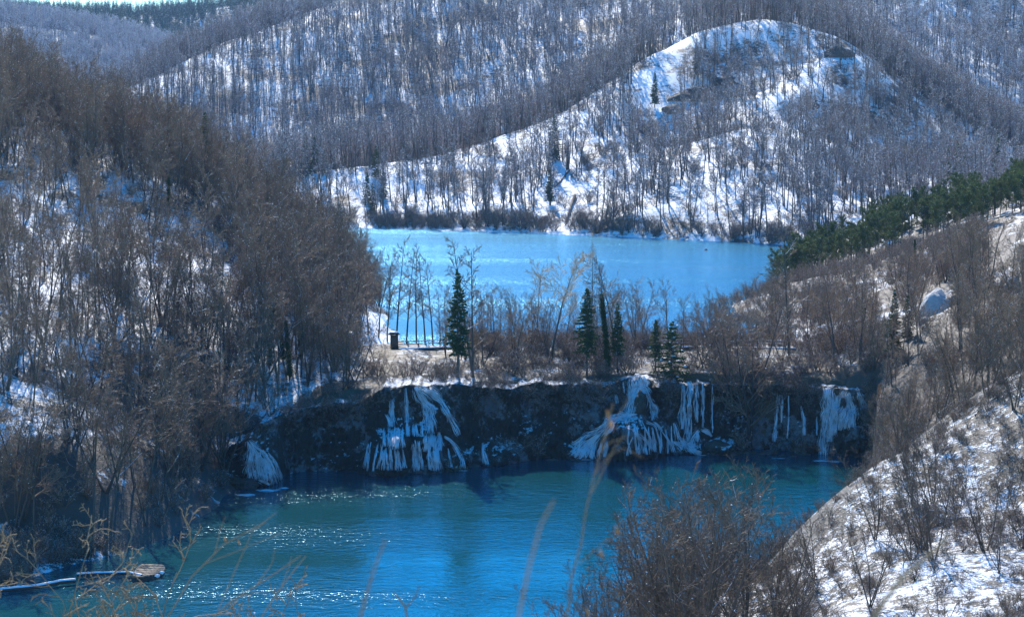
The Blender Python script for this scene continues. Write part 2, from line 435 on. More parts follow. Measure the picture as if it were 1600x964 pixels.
hE = Hill([  # rounded snowy hill beyond the upper lake
    (400, 352, 742), (480, 352, 740), (550, 352, 735), (700, 355, 722), (850, 361, 697), (1000, 367, 674), (1150, 374, 648), (1250, 380, 630), (1400, 380, 625), (1600, 380, 620),
    (470, 278, 800), (540, 263, 810), (600, 255, 820), (700, 237, 840), (800, 207, 860), (900, 160, 880), (1000, 100, 900), (1100, 52, 920), (1180, 32, 930), (1260, 40, 930), (1330, 72, 920), (1400, 125, 900), (1480, 185, 870), (1560, 240, 840), (1650, 300, 800), (1800, 330, 780),
    (850, 290, 765), (700, 300, 775), (950, 220, 810), (1050, 130, 870), (1000, 310, 715), (1110, 150, 870), (1050, 230, 816), (1180, 105, 894),
    (1325, 88, 882), (1250, 142, 834), (1180, 202, 784), (1100, 272, 722), (1030, 332, 684), (1300, 200, 815), (1400, 210, 830), (1300, 300, 700), (1450, 290, 735), (1540, 300, 730)],
    (-0.16, 0.34), (600, 1040), (1.3, 22), xyz=[
    (-120, 720, -6), (-60, 705, -6), (0, 680, -6), (40, 655, -6), (75, 630, -6), (110, 605, -6), (180, 600, -4),
    (-60, 880, 8), (0, 930, 12), (50, 980, 35), (110, 1010, 62), (160, 1000, 60), (220, 960, 30), (260, 920, 10), (-100, 860, 4), (60, 1040, 30), (140, 1040, 45)])
hF = Hill([  # long forested hillside behind it
    (100, 260, 1000), (300, 262, 1040), (450, 268, 1040), (600, 245, 1060), (800, 215, 1080), (1000, 130, 1090), (1200, 70, 1100), (1400, 130, 1060), (1600, 210, 1000), (1800, 260, 960),
    (300, 200, 1120), (500, 110, 1200), (700, 60, 1240), (1000, 18, 1240), (1200, 0, 1230), (1400, 40, 1180), (1600, 100, 1120), (1800, 120, 1100),
    (700, -40, 1380), (1000, -75, 1400), (1300, -80, 1380), (1600, -110, 1400), (1800, -120, 1400),
    (60, 210, 1080), (160, 152, 1170), (270, 106, 1250), (350, 70, 1300), (440, 38, 1350), (560, -10, 1400), (-60, 260, 1050), (-150, 280, 1050), (700, 20, 1290), (850, 5, 1290)],
    (-0.33, 0.36), (860, 1560), (2.0, 40), xyz=[(-250, 880, -8), (-120, 880, -6), (-40, 940, -8), (60, 980, 5), (150, 1000, 10), (250, 940, -5), (300, 880, -10),
    (-280, 1250, 10), (-260, 1400, 25), (-180, 1500, 70), (-80, 1550, 110), (0, 1560, 140), (300, 1560, 150), (520, 1560, 150)])
hG = Hill([  # hill across the side valley
    (-200, 150, 1500), (0, 150, 1520), (150, 165, 1520), (300, 170, 1540), (450, 160, 1600), (-200, 20, 1800), (-80, 22, 1810), (0, 36, 1800), (100, 48, 1790), (200, 76, 1750), (280, 104, 1720), (400, 150, 1680),
    (0, 95, 1660), (120, 105, 1650)],
    (-0.36, -0.06), (1480, 2050), (2.2, 50), xyz=[(-600, 2000, 90), (-400, 2000, 80), (-250, 2000, 60), (-120, 1950, 40), (-100, 1600, 20)])
hH = Hill([  # farthest ridge
    (-200, 60, 2300), (0, 55, 2330), (100, 48, 2340), (200, 62, 2330), (290, 76, 2300), (380, 74, 2300), (450, 60, 2300), (700, 40, 2300), (1000, 20, 2300),
    (-200, 10, 2750), (0, 22, 2750), (100, 32, 2740), (200, 40, 2720), (280, 31, 2720), (350, 20, 2720), (450, 4, 2720), (700, -40, 2720), (1000, -60, 2720),
    (200, 72, 2150), (320, 84, 2150), (0, 100, 2150), (500, 100, 2150)],
    (-0.36, 0.10), (2100, 3000), (2.5, 60), xyz=[(-700, 3000, 140), (-400, 3000, 130), (-200, 3000, 140), (0, 3000, 150)])
hA.cut = lambda x, y: behind_cliff(x, y, 398, 1400)          # the ground falls away behind the cliff face
hB.cut = lambda x, y: behind_cliff(x, y, 380, 1400)
hC.cut = lambda x, y: behind_cliff(x, y, 1000, 1380 + 18 * fbm(y / 3.0, y * 0 + 2.0, 3))
HILLS = dict(A=hA, B=hB, C=hC, D=hD, E=hE, F=hF, G=hG, H=hH)
def ground(x, y, keys='ABCDEFGH'):
    z = np.full(np.shape(x), -1e3)
    for k in keys: z = np.maximum(z, HILLS[k].z(x, y))
    return z

M['gA'] = mat_ground('forest_floor_snow', 0.43, 0.10, 0.9)
M['gB'] = mat_ground('dam_ground_snow', 0.22, 0.18, 1.2, ((0.16, 0.115, 0.06), (0.07, 0.05, 0.03)))
M['gC'] = mat_ground('brown_slope', 0.29, 0.09, 0.9, ((0.15, 0.105, 0.065), (0.07, 0.05, 0.035)))
M['gD'] = mat_ground('near_slope_snow', 0.29, 0.3, 1.5, ((0.12, 0.09, 0.06), (0.045, 0.037, 0.028)), 0.8, 0.05, (0.45, 1.0, 0.75))
M['gE'] = mat_ground('far_hill_snow', 0.49, 0.05, 0.5)
M['gF'] = mat_ground('hillside_snow', 0.42, 0.03, 0.4)
hA.mesh('left_hillside', M['gA'], 150, 200)
hB.mesh('dam_ground', M['gB'], 160, 60)
hC.mesh('right_hillside', M['gC'], 130, 190)
hD.mesh('near_hillside', M['gD'], 300, 330)
hE.mesh('snowy_hill', M['gE'], 240, 180)
hF.mesh('forested_hillside', M['gF'], 220, 110)
hG.mesh('valley_hill', M['gF'], 90, 70)
hH.mesh('distant_ridge', M['gF'], 90, 60)

def sheet(name, x0, x1, y0, y1, z, mat, kind='structure'):
    return obj(name, mesh_np(name, [[x0, y0, z], [x1, y0, z], [x1, y1, z], [x0, y1, z]], [[0, 1, 2, 3]], mats=[mat]), kind=kind)
sheet('ground', -3000, 3000, -400, 3300, -22, M['gF'])
sheet('lower_lake', -130, 110, 95, 316, -12.0, M['lake_low'])
sheet('upper_lake', -170, 240, 330, 800, 0.0, M['lake_up'])

# ------------------------------------------------------------------ travertine cliff
CT = np.array([(340, 700), (380, 690), (405, 664), (430, 655), (470, 640), (560, 628), (600, 607), (640, 600), (700, 602), (760, 607), (850, 601), (950, 602), (965, 594), (985, 588), (1012, 589), (1030, 600), (1060, 599),
               (1110, 600), (1200, 602), (1290, 604), (1350, 612), (1380, 632), (1420, 650)], float)
def cbase(px): return np.interp(px, CB[:, 0], CB[:, 2])
def cbpy(px): return np.interp(px, CB[:, 0], CB[:, 1])
def ctpy(px): return np.interp(px, CT[:, 0], CT[:, 1]) + 7.0 * fbm(np.asarray(px, float) / 34.0 + 5.5, np.asarray(px, float) * 0 + 1.7, 4, 0.6)
MOUNDS = [  # cx, cy, sx, sy, metres proud
    (640, 735, 85, 60, 4.5), (655, 685, 55, 22, 2.0), (610, 700, 30, 22, 1.6), (690, 650, 18, 26, 1.5), (640, 640, 45, 40, 1.2), (675, 725, 20, 30, 1.5), (590, 728, 20, 22, 1.4),
    (980, 705, 75, 50, 4.5), (985, 668, 45, 18, 2.2), (900, 715, 25, 22, 1.5), (1010, 690, 30, 30, 1.6), (1002, 632, 14, 24, 2.0),
    (1110, 706, 45, 14, 3.0), (1130, 700, 20, 14, 1.6), (410, 735, 30, 40, 2.0), (395, 700, 25, 25, 1.4), (790, 715, 45, 24, 2.6), (757, 720, 30, 26, 1.5),
    (1320, 640, 18, 22, 1.5), (1310, 690, 40, 40, 0.8), (430, 720, 14, 40, 1.6), (850, 640, 60, 30, -1.2), (1200, 660, 70, 40, -0.8), (500, 690, 40, 50, -0.6)]
def cliffD(px, py):
    px = np.asarray(px, float); py = np.asarray(py, float)
    b, tp = cbpy(px), ctpy(px)
    t = np.clip((b - py) / (b - tp), -0.2, 1.1)
    d = cbase(px) + 1.2 + 2.6 * t - 0.9 * np.exp(-((t - 0.93) / 0.1) ** 2)
    for cx, cyy, sx, sy, a in MOUNDS:
        d = d - 1.25 * a * np.exp(-(((px - cx) / sx) ** 2 + ((py - cyy) / sy) ** 2) ** 1.5)
    x = px / 10.6; z = py / 10.6
    d = d - 2.3 * fbm(x / 3.4, z / 5.0, 5, 0.62) - 1.4 * np.abs(fbm(x / 1.1 + 40, z / 2.6, 3)) - 0.55 * np.abs(fbm(x / 0.5 + 11, z / 0.8, 2)) - 2.6 * np.abs(vnoise(x / 2.6 + 9 + 0.6 * fbm(x, z, 2), z / 7.0))
    return d
pxs = np.arange(346, 1416, 2.0)
ts = np.linspace(-0.06, 1.0, 84)
PX, TS = np.meshgrid(pxs, ts)
PY = cbpy(PX) + (ctpy(PX) - cbpy(PX)) * TS
DD = cliffD(PX, PY)
rows = list(Pv(PX, PY, DD))
for k, back in enumerate((1.0, 2.6, 5.0, 10.0)):
    q = rows[-1 - k].copy() if k == 0 else rows[len(ts) - 1].copy()
    q[:, 1] += back; q[:, 2] += 0.02 * back + 0.35 * fbm(q[:, 0] / 1.5, q[:, 1] / 1.5, 3)
    rows.append(q)
CV = np.stack(rows)
nr, ncl = CV.shape[:2]
i = np.arange(nr - 1)[:, None] * ncl + np.arange(ncl - 1)[None]
obj('cliff', mesh_np('cliff', CV, np.stack([i, i + 1, i + ncl + 1, i + ncl], -1).reshape(-1, 4), mats=[mat_cliff()], smooth=True), kind='structure')
#MARK_DETAILS
# ------------------------------------------------------------------ waterfalls
def strand(pts, parent, off=0.3, name='strand'):
    """pts: (px, py, width px) down the rock face; hundreds of fine falling streaks, dense in the middle, thin at the edges"""
    pts = np.array(pts, float); rs = np.random.default_rng(int(pts[0, 0] * 7 + pts[0, 1]))
    seg = np.concatenate([[0], np.cumsum(np.hypot(np.diff(pts[:, 0]), np.diff(pts[:, 1])))]); Lt = seg[-1]
    tt = np.linspace(0, Lt, max(8, int(Lt / 1.5)))
    px = np.interp(tt, seg, pts[:, 0]); py = np.interp(tt, seg, pts[:, 1]); w = np.interp(tt, seg, pts[:, 2])
    for _ in range(6):                                            # round off the corners
        px[1:-1] = (px[:-2] + 2 * px[1:-1] + px[2:]) / 4; py[1:-1] = (py[:-2] + 2 * py[1:-1] + py[2:]) / 4
    px = px + 1.0 * fbm(tt / 13 + pts[0, 0], tt * 0 + 2.2, 3)
    w = w * (1 + 0.6 * fbm(tt / 9 + pts[0, 1], tt * 0 + 4.4, 2)) * (0.85 + 0.4 * tt / Lt)
    tg = np.stack([np.gradient(px), np.gradient(py)], -1); tg /= np.maximum(np.linalg.norm(tg, axis=1, keepdims=True), 1e-6)
    N = int(12 + Lt * w.mean() / 5.2); k = 5
    ln = np.minimum(rs.uniform(5, 24, N), Lt * 0.7); t0 = rs.uniform(-0.06 * Lt, Lt - ln * 0.6, N)
    t = np.clip(t0[:, None] + ln[:, None] * np.linspace(0, 1, k)[None], 0, Lt)
    I = lambda arr: np.interp(t, tt, arr)
    la = np.clip(rs.normal(0, 0.36, N), -0.85, 0.85)[:, None] * I(w) * (1 + 0.12 * np.linspace(-1, 1, k)[None])
    nx, ny = I(tg[:, 1]), -I(tg[:, 0])
    wd = rs.uniform(0.25, 0.8, N)[:, None] * np.array([0.3, 0.9, 1.0, 0.8, 0.25])[None]
    cx, cyy = I(px) + nx * la, I(py) + ny * la
    dd = np.minimum(cliffD(cx, cyy), cliffD(I(px), I(py))) - off - rs.uniform(0, 0.3, N)[:, None]
    V = np.stack([Pv(cx + nx * s_ * wd / 2, cyy + ny * s_ * wd / 2, dd - 0.05 * (1 - s_ * s_)) for s_ in (-1, 0, 1)], 2)
    i = (np.arange(N)[:, None, None] * k + np.arange(k - 1)[None, :, None]) * 3 + np.arange(2)[None, None]
    Q = np.stack([i, i + 1, i + 4, i + 3], -1).reshape(-1, 4)
    nd_ = int(N * 0.8); td = rs.uniform(0.2 * Lt, Lt, nd_); J = lambda arr: np.interp(td, tt, arr)      # loose drops round the strand
    lx = rs.normal(0, 0.5, nd_) * J(w); qx, qy = J(px) + J(tg[:, 1]) * lx, J(py) - J(tg[:, 0]) * lx + rs.normal(0, 1.0, nd_)
    bv, bt = blobs(Pv(qx, qy, np.minimum(cliffD(qx, qy), cliffD(J(px), J(py))) - off - rs.uniform(0, 0.6, nd_)), rs.uniform(0.02, 0.055, nd_), rs)
    o = obj(name, mesh_np(name, np.concatenate([V.reshape(-1, 3), bv]), Q, bt + V.size // 3, mats=[M['fall']], smooth=True), parent)
    o['kind'] = 'stuff'
    o.matrix_parent_inverse = parent.matrix_world.inverted()
    return o
def blobs(c, r, rng):
    """little lumps of snow or spray: flattened octahedra"""
    n = len(c); o = np.array([[1, 0, 0], [0, 1, 0], [-1, 0, 0], [0, -1, 0], [0, 0, .6], [0, 0, -.4]]) * rng.uniform(0.7, 1.3, (n, 6, 1))
    V = c[:, None] + o * r[:, None, None]
    T = np.array([[0, 1, 4], [1, 2, 4], [2, 3, 4], [3, 0, 4], [1, 0, 5], [2, 1, 5], [3, 2, 5], [0, 3, 5]])
    return V.reshape(-1, 3), (np.arange(n)[:, None, None] * 6 + T).reshape(-1, 3)
def foam(px, py, wpx, depth, parent):
    c = P(px, py, D(py, -11.98)); rx = wpx / 2 * c[1] / F
    n = 28; V = [[c[0], c[1], -11.97]]; UV = [[0, 0]]
    for ring in (0.5, 1.0):
        for k in range(n):
            a = k / n * 2 * math.pi; r = ring * (1 + 0.35 * float(vnoise(np.array(a * 2.0 + px), np.array(1.5))))
            V.append([c[0] + rx * r * math.cos(a), c[1] + depth * r * math.sin(a), -11.97 - 0.01 * ring]); UV.append([ring, 0])
    T = [[0, 1 + k, 1 + (k + 1) % n] for k in range(n)]; Q = [[1 + k, 1 + n + k, 1 + n + (k + 1) % n, 1 + (k + 1) % n] for k in range(n)]
    o = obj('foam', mesh_np('foam', V, Q, T, [M['foam']], uv=UV), parent); o.matrix_parent_inverse = parent.matrix_world.inverted()
def empty(name, loc, label, cat, group=None, rz=0.0):
    o = obj(name, None, label=label, cat=cat, group=group, loc=tuple(float(v) for v in loc)); o.rotation_euler.z = rz
    o.empty_display_size = 0.2
    return o
def waterfall(label, base, strands, foams):
    c = P(base[0], base[1], D(base[1], -12.0))
    w = empty('waterfall', c, label, 'waterfall', 'waterfalls pouring over the natural dam')
    bpy.context.view_layer.update()
    for s in strands: strand(s, w)
    for f_ in foams: foam(*f_, w)
waterfall('short wide cascade dropping over a mossy step beside dark wet boulders under bank trees', (410, 762), [
    [(388, 688, 8), (394, 702, 14), (398, 712, 20)], [(393, 706, 10), (391, 730, 11), (390, 748, 12)], [(402, 706, 10), (404, 728, 10), (405, 750, 10)], [(408, 704, 12), (418, 722, 11), (427, 742, 10), (431, 757, 10)],
    [(398, 712, 16), (412, 718, 14), (416, 752, 8)], [(418, 706, 3), (432, 722, 3), (440, 752, 4)], [(402, 750, 4), (410, 752, 4), (422, 758, 5)]], [(420, 766, 70, 2.0), (385, 773, 56, 1.6), (445, 762, 30, 1.2)])
fr_ = np.random.default_rng(88)
def tier(x0, x1, step, ya, yb, drift=0.0, w=(2.0, 5.0)):
    """short neighbouring falls side by side over one ledge"""
    out = []
    for x in np.arange(x0, x1, step):
        x = x + fr_.normal(0, step * 0.25); a, b = ya + fr_.normal(0, 2.5), yb + fr_.normal(0, 2.0); m_ = (a + b) / 2
        out.append([(x, a, fr_.uniform(*w) * 0.8), (x + drift * 0.4 + fr_.normal(0, 1), m_, fr_.uniform(*w)), (x + drift + fr_.normal(0, 1.5), min(b, 736), fr_.uniform(*w) * 1.2)])
    return out
waterfall('wide fan-shaped waterfall splitting into many strands over stepped dark rock', (640, 736), [
    [(649, 604, 8), (660, 622, 13), (670, 640, 14), (672, 660, 12), (671, 678, 14)], [(672, 604, 6), (690, 626, 8), (700, 646, 6), (712, 668, 6), (717, 680, 4)], [(655, 606, 10), (676, 616, 9), (693, 630, 7)],
    [(634, 606, 5), (636, 630, 4), (635, 662, 4)], [(612, 622, 4), (612, 650, 5), (613, 667, 7)], [(602, 646, 3), (608, 658, 4), (611, 667, 5)],
    *tier(602, 630, 4.5, 669, 700, -2), *tier(633, 662, 6, 660, 682, 2, (2, 4)), *tier(664, 692, 5, 678, 700, 0, (3, 6)),
    *tier(576, 600, 7, 694, 735, -7, (1.5, 3.5)), *tier(599, 632, 5.5, 702, 735, 2), *tier(645, 660, 5, 690, 735, 4, (3, 6)), *tier(672, 692, 5, 698, 735, 1, (3, 6)),
    [(694, 682, 4), (704, 688, 5), (714, 702, 5), (722, 718, 6), (725, 733, 6)], [(700, 700, 2), (705, 730, 3)]],
    [(600, 739, 120, 0.9), (655, 738, 70, 1.0), (722, 735, 36, 0.9)])
waterfall('single short trickle falling over a low mossy ledge beside a bare bush', (757, 727), [[(753, 690, 5), (756, 705, 4), (758, 718, 5), (760, 726, 7)]], [(763, 727, 28, 0.5)])
waterfall('tall forked waterfall sliding off a notch and down a broad dark rock mound', (960, 714), [
    [(988, 587, 14), (992, 598, 18), (990, 612, 11), (988, 630, 9), (985, 645, 9), (975, 652, 12)], [(1005, 587, 12), (1003, 598, 14), (1006, 606, 6)], [(998, 604, 8), (1008, 610, 8), (1016, 624, 7), (1020, 640, 8), (1022, 656, 8)],
    [(1002, 598, 9), (994, 610, 9), (990, 630, 6)], [(996, 647, 3), (972, 650, 6), (955, 657, 9), (945, 668, 10), (934, 678, 9)], [(950, 660, 7), (932, 674, 7), (916, 680, 7), (904, 690, 7), (895, 695, 6)],
    [(934, 680, 7), (922, 690, 9), (912, 702, 14), (910, 714, 20)], [(944, 672, 6), (930, 686, 7), (916, 700, 8), (898, 714, 10)], [(958, 660, 6), (956, 672, 5), (944, 680, 4)],
    [(992, 662, 3), (994, 676, 5), (1002, 690, 4), (1006, 708, 5)], [(1010, 660, 4), (1022, 664, 3), (1030, 680, 3), (1032, 708, 3)], [(1020, 658, 5), (1028, 664, 4), (1034, 674, 3)], [(990, 682, 3), (982, 696, 2), (980, 712, 3)],
    [(996, 676, 4), (1010, 688, 3), (1022, 704, 3)], [(1004, 660, 2), (1018, 688, 2), (1022, 706, 2)], [(1034, 674, 3), (1046, 690, 2), (1052, 706, 3)], *tier(984, 1050, 8, 668, 708, 4, (1.5, 3.5)), *tier(900, 950, 8, 690, 714, -6, (3, 6)), [(974, 596, 2), (975, 615, 2)], [(961, 615, 4), (964, 630, 3)]],
    [(912, 718, 64, 1.0), (1010, 716, 46, 0.9)])
waterfall('curtain waterfall of parallel hanging strands ending in splashing spray on rocks', (1088, 710), [
    [(1068, 600, 5), (1068, 625, 6), (1067, 670, 6)], [(1076, 596, 6), (1079, 606, 9), (1077, 640, 9), (1073, 690, 5)], [(1088, 596, 4), (1089, 620, 4), (1088, 660, 3)], [(1098, 597, 4), (1098, 620, 4), (1098, 668, 2)], [(1113, 602, 2), (1113, 640, 2), (1113, 676, 1.5)],
    [(1054, 660, 4), (1057, 674, 7), (1061, 687, 6)], [(1062, 684, 6), (1070, 694, 9), (1078, 700, 10), (1084, 706, 8)], [(1092, 672, 5), (1085, 682, 9), (1080, 696, 12)], [(1094, 670, 5), (1104, 674, 5), (1112, 682, 3)], [(1090, 672, 6), (1090, 690, 6)],
    [(1048, 690, 4), (1058, 694, 6), (1068, 698, 7)], [(1078, 698, 8), (1086, 706, 6), (1096, 710, 4)]], [(1096, 711, 30, 0.5), (1056, 709, 20, 0.5)])
waterfall('faint thread-like waterfall hanging down a dark overhung wall', (1222, 711), [
    [(1218, 616, 5), (1216, 625, 5), (1213, 650, 4), (1210, 690, 3)], [(1222, 616, 3), (1221, 660, 2)], [(1232, 618, 2.5), (1232, 660, 2), (1230, 685, 1.5)], [(1252, 634, 2.5), (1256, 655, 4), (1257, 680, 2)], [(1276, 650, 2), (1276, 680, 1.5)]], [(1215, 716, 32, 0.4)])
waterfall('bright broad waterfall breaking over two dark boulders at its lip', (1300, 716), [
    [(1292, 606, 12), (1292, 625, 13), (1290, 660, 11), (1287, 700, 9), (1287, 716, 9)], [(1300, 608, 9), (1300, 640, 9), (1296, 690, 6)], [(1308, 616, 7), (1306, 640, 8), (1302, 680, 6)], [(1326, 612, 24), (1322, 620, 14), (1326, 632, 16), (1324, 645, 20)],
    [(1322, 634, 14), (1314, 650, 13), (1310, 672, 9)], [(1330, 632, 14), (1331, 650, 10), (1331, 668, 7)], [(1340, 612, 8), (1346, 626, 6), (1351, 640, 6)], [(1312, 622, 8), (1310, 636, 7)], [(1322, 645, 14), (1320, 670, 9)]], [(1287, 720, 60, 1.2), (1305, 721, 40, 0.9)])

def rock_mesh(name, r, seed, mat, squash=(1, 1, 0.7), rough=0.35, sub=3):
    import bmesh
    bm = bmesh.new(); bmesh.ops.create_icosphere(bm, subdivisions=sub, radius=1.0)
    V = np.array([v.co[:] for v in bm.verts]); T = np.array([[v.index for v in f.verts] for f in bm.faces]); bm.free()
    k = 1 + rough * 1.6 * fbm(V[:, 0] * 1.4 + seed, V[:, 1] * 1.4 + V[:, 2] * 1.9 + seed * 0.7, 4) + 0.25 * vnoise(V[:, 2] * 2.1 + seed, V[:, 0] * 2 - V[:, 1])
    V = V * k[:, None] * np.array(squash) * r
    return mesh_np(name, V, None, T, [mat], smooth=sub > 2)
def rock(px, py, d, r, seed, label, mat='wet_rock', squash=(1, 1, 0.7), group=None, name='boulder'):
    p = P(px, py, d)
    return obj(name, rock_mesh(name, r, seed, M[mat], squash), label=label, cat='rock', group=group, loc=tuple(p))
rock(384, 758, 277.5, 1.55, 1, 'large dark wet boulder in foam below the short wide cascade', squash=(1.15, 0.8, 0.55))
rock(366, 752, 278, 1.1, 5, 'snow-streaked rock tucked behind the wet boulder at the short cascade', squash=(1.1, 0.8, 0.6))
rock(1307, 612, cliffD(1307, 612) - 0.6, 0.62, 2, 'small dark knob of rock standing in the lip of the bright broad waterfall', squash=(0.9, 0.7, 0.9))
rock(1335, 626, cliffD(1335, 626) - 0.7, 0.95, 3, 'rounded dark boulder splitting the bright broad waterfall', squash=(0.75, 0.7, 1.15))
rock(1317, 630, cliffD(1317, 630) - 0.6, 0.7, 9, 'pointed dark boulder leaning in the middle of the bright broad waterfall', squash=(0.6, 0.7, 1.15))
rock(1001, 632, cliffD(1001, 632) - 0.2, 1.0, 4, 'tall dark rock tooth between the arms of the forked waterfall', squash=(0.85, 0.8, 1.9))
rock(1069, 706, 306.6, 0.85, 6, 'low dark boulder in the splash pool of the curtain waterfall', squash=(1.3, 0.8, 0.6))
rock(1120, 702, 307, 1.9, 7, 'brown mossy block beside the splash of the curtain waterfall', squash=(1.1, 0.8, 0.75))
rock(940, 712, 303, 1.1, 8, 'dark rock at the foot of the forked waterfall mound', squash=(1.3, 0.8, 0.8))
rock(1470, 497, 320, 4.2, 12, 'tall grey limestone outcrop on the brown wooded slope', 'limestone', (0.75, 0.7, 1.0), name='rock_outcrop')
rock(1450, 522, 313, 2.6, 13, 'lower slab of grey limestone under the tall outcrop', 'limestone', (0.6, 0.7, 1.0), name='rock_outcrop')
rock(1582, 458, 298, 2.5, 14, 'grey limestone block near the top of the brown wooded slope', 'limestone', (0.8, 0.7, 1.2), name='rock_outcrop')
for k, (px, py, d, r) in enumerate([(1090, 105, 868, 7.5), (1068, 130, 858, 6), (1130, 82, 880, 5), (1308, 92, 884, 6), (1052, 150, 846, 4)]):
    x_, y_ = P(px, py, d)[:2]
    obj('rock_outcrop', rock_mesh('rock_outcrop', r, 20 + k, M['tufa'], (1.1, 0.8, 0.6)), label='dark crag poking through the snow high on the rounded far hill', cat='rock', group='crags on the rounded far hill', loc=(x_, y_, float(hE.z(x_, y_)) - 0.1 * r))

rb_ = np.random.default_rng(41)
for k in range(16):
    px = rb_.uniform(450, 1260); py = float(cbpy(px)) + rb_.uniform(-3, 2)
    spot = ['the fan-shaped waterfall', 'the trickle', 'the forked waterfall', 'the curtain waterfall', 'the thread-like waterfall'][int(np.searchsorted([735, 830, 1045, 1150], px))]
    p = P(px, py, D(py, -12.1)); obj('boulder', rock_mesh('boulder', rb_.uniform(0.45, 1.2), 60 + k, M['wet_rock'], (1.3, 0.8, 0.6)), label='dark wet rock at the waterline along the cliff foot near ' + spot, cat='rock', group='rocks along the cliff foot', loc=tuple(p))

# ------------------------------------------------------------------ plants: shapes
def grow(st, dr, L, r0, k, wig, trop, rng, rmin, taper=0.85):
    N = len(st); pts = np.empty((N, k, 3)); dd = np.empty((N, k, 3)); p = st.copy(); d = dr.copy()
    for i in range(k):
        pts[:, i] = p; dd[:, i] = d
        p = p + d * (L / (k - 1))[:, None]
        d = nrm(d + rng.normal(0, wig, (N, 3)) + np.array([0, 0, trop]))
    rad = np.maximum(r0[:, None] * (1 - taper * np.linspace(0, 1, k)[None]), rmin)
    return pts, dd, rad
def spawn(lv, L, c, ta, tb, ang, ratio, rng, rr, rmin, shape=0.5):
    pts, dd, rad = lv; N, k, _ = pts.shape
    t = (np.arange(c)[None] + rng.random((N, c))) / c * (tb - ta) + ta
    x = t * (k - 1); i = np.minimum(x.astype(int), k - 2); f = (x - i)[..., None]; n = np.arange(N)[:, None]
    st = pts[n, i] * (1 - f) + pts[n, i + 1] * f; tg = nrm(dd[n, i])
    pr = nrm(np.cross(tg, rng.normal(0, 1, (N, c, 3))))
    a = ang + rng.normal(0, 0.18, (N, c, 1))
    d = nrm(tg * np.cos(a) + pr * np.sin(a))
    Lc = L[:, None] * ratio * (1 - shape * t) * rng.uniform(0.65, 1.2, (N, c))
    rc = np.maximum((rad[n, i] * (1 - f[..., 0]) + rad[n, i + 1] * f[..., 0]) * rr, rmin)
    return st.reshape(-1, 3), d.reshape(-1, 3), Lc.ravel(), rc.ravel()
def tree_shape(seed, h, r0, stems=1, c=(11, 7, 6), k=(8, 5, 4, 3), ta=0.3, ang=(0.75, 0.7, 0.65), ratio=(0.42, 0.5, 0.5), rmin=0.02, lean=0.06, trop=(0.05, 0.10, 0.08, 0.05), wig=(0.05, 0.12, 0.16, 0.2), snow=60, snr=0.07, spread=0.25, tside=6, line=0.16):
    rng = np.random.default_rng(seed)
    st = rng.normal(0, 0.12 * (stems > 1), (stems, 3)); st[:, 2] = -0.3
    if stems > 1: 
        az = (np.arange(stems) + rng.random(stems)) / stems * 2 * math.pi
        dr = nrm(np.stack([np.cos(az) * spread, np.sin(az) * spread, np.ones(stems)], -1) + rng.normal(0, 0.08, (stems, 3)))
    else: dr = nrm(np.array([[rng.normal(0, lean), rng.normal(0, lean), 1.0]]))
    L = h * rng.uniform(0.8, 1.05, stems) if stems > 1 else np.array([h + 0.3])
    lv = grow(st, dr, L, np.full(stems, r0), k[0], wig[0], trop[0], rng, rmin)
    tv, tq = tubes(lv[0], lv[2], tside)
    parts = []; allp = []; snowlv = []
    for i in range(len(c)):
        t0 = ta if i == 0 else 0.2
        s, d, L, r = spawn(lv, L, c[i], t0, 1.0, ang[i], ratio[i], rng, 0.6, rmin, 0.55 if i == 0 else 0.35)
        lv = grow(s, d, L, r, k[i + 1], wig[i + 1], trop[i + 1], rng, rmin)
        parts.append(tubes(lv[0], lv[2], 3)); snowlv += [lv] if i < 2 else []; allp.append(lv[0][:, 1:].reshape(-1, 3))
    sn_v, sn_q = [], []; ns_ = 0
    for lv_ in snowlv:                                             # snow lying along some of the limbs
        kk = np.nonzero(rng.random(len(lv_[0])) < line)[0]
        if len(kk) == 0: continue
        v, q = tubes(lv_[0][kk] + (lv_[2][kk] * 0.8)[..., None] * np.array([0, 0, 1.0]), lv_[2][kk] * 0.75, 3); sn_v.append(v); sn_q.append(q + ns_); ns_ += len(v)
    n = 0; V = []; Q = []
    for v, q in parts: V.append(v); Q.append(q + n); n += len(v)
    ap = np.concatenate(allp[:]); sel = rng.integers(0, len(ap), snow)
    sv, stri = blobs(ap[sel] + np.array([0, 0, 0.02]), rng.uniform(0.4, 1.3, snow) * snr, rng)
    if sn_v:
        q = np.concatenate(sn_q) + len(sv); sv = np.concatenate([sv] + sn_v); stri = np.concatenate([stri, q[:, [0, 1, 2]], q[:, [0, 2, 3]]])
    return dict(trunk=(tv, tq), crown=(np.concatenate(V), np.concatenate(Q), sv, stri))
def leaf_tris(c, dirs, ln, wd, rng):
    """a small solid sprig (3-sided spindle) at each c along dirs"""
    n = len(c); d = nrm(dirs); a = nrm(np.cross(d, rng.normal(0, 1, (n, 3)))); b = np.cross(d, a)
    mid = c + d * (ln * 0.4)[:, None]; w = wd[:, None]
    V = np.stack([c, mid + a * w, mid - a * w * 0.5 + b * w * 0.5, mid - a * w * 0.5 - b * w * 0.5, c + d * ln[:, None]], 1)
    T = np.array([[0, 2, 1], [0, 3, 2], [0, 1, 3], [4, 1, 2], [4, 2, 3], [4, 3, 1]])
    return V.reshape(-1, 3), (np.arange(n)[:, None, None] * 5 + T).reshape(-1, 3)
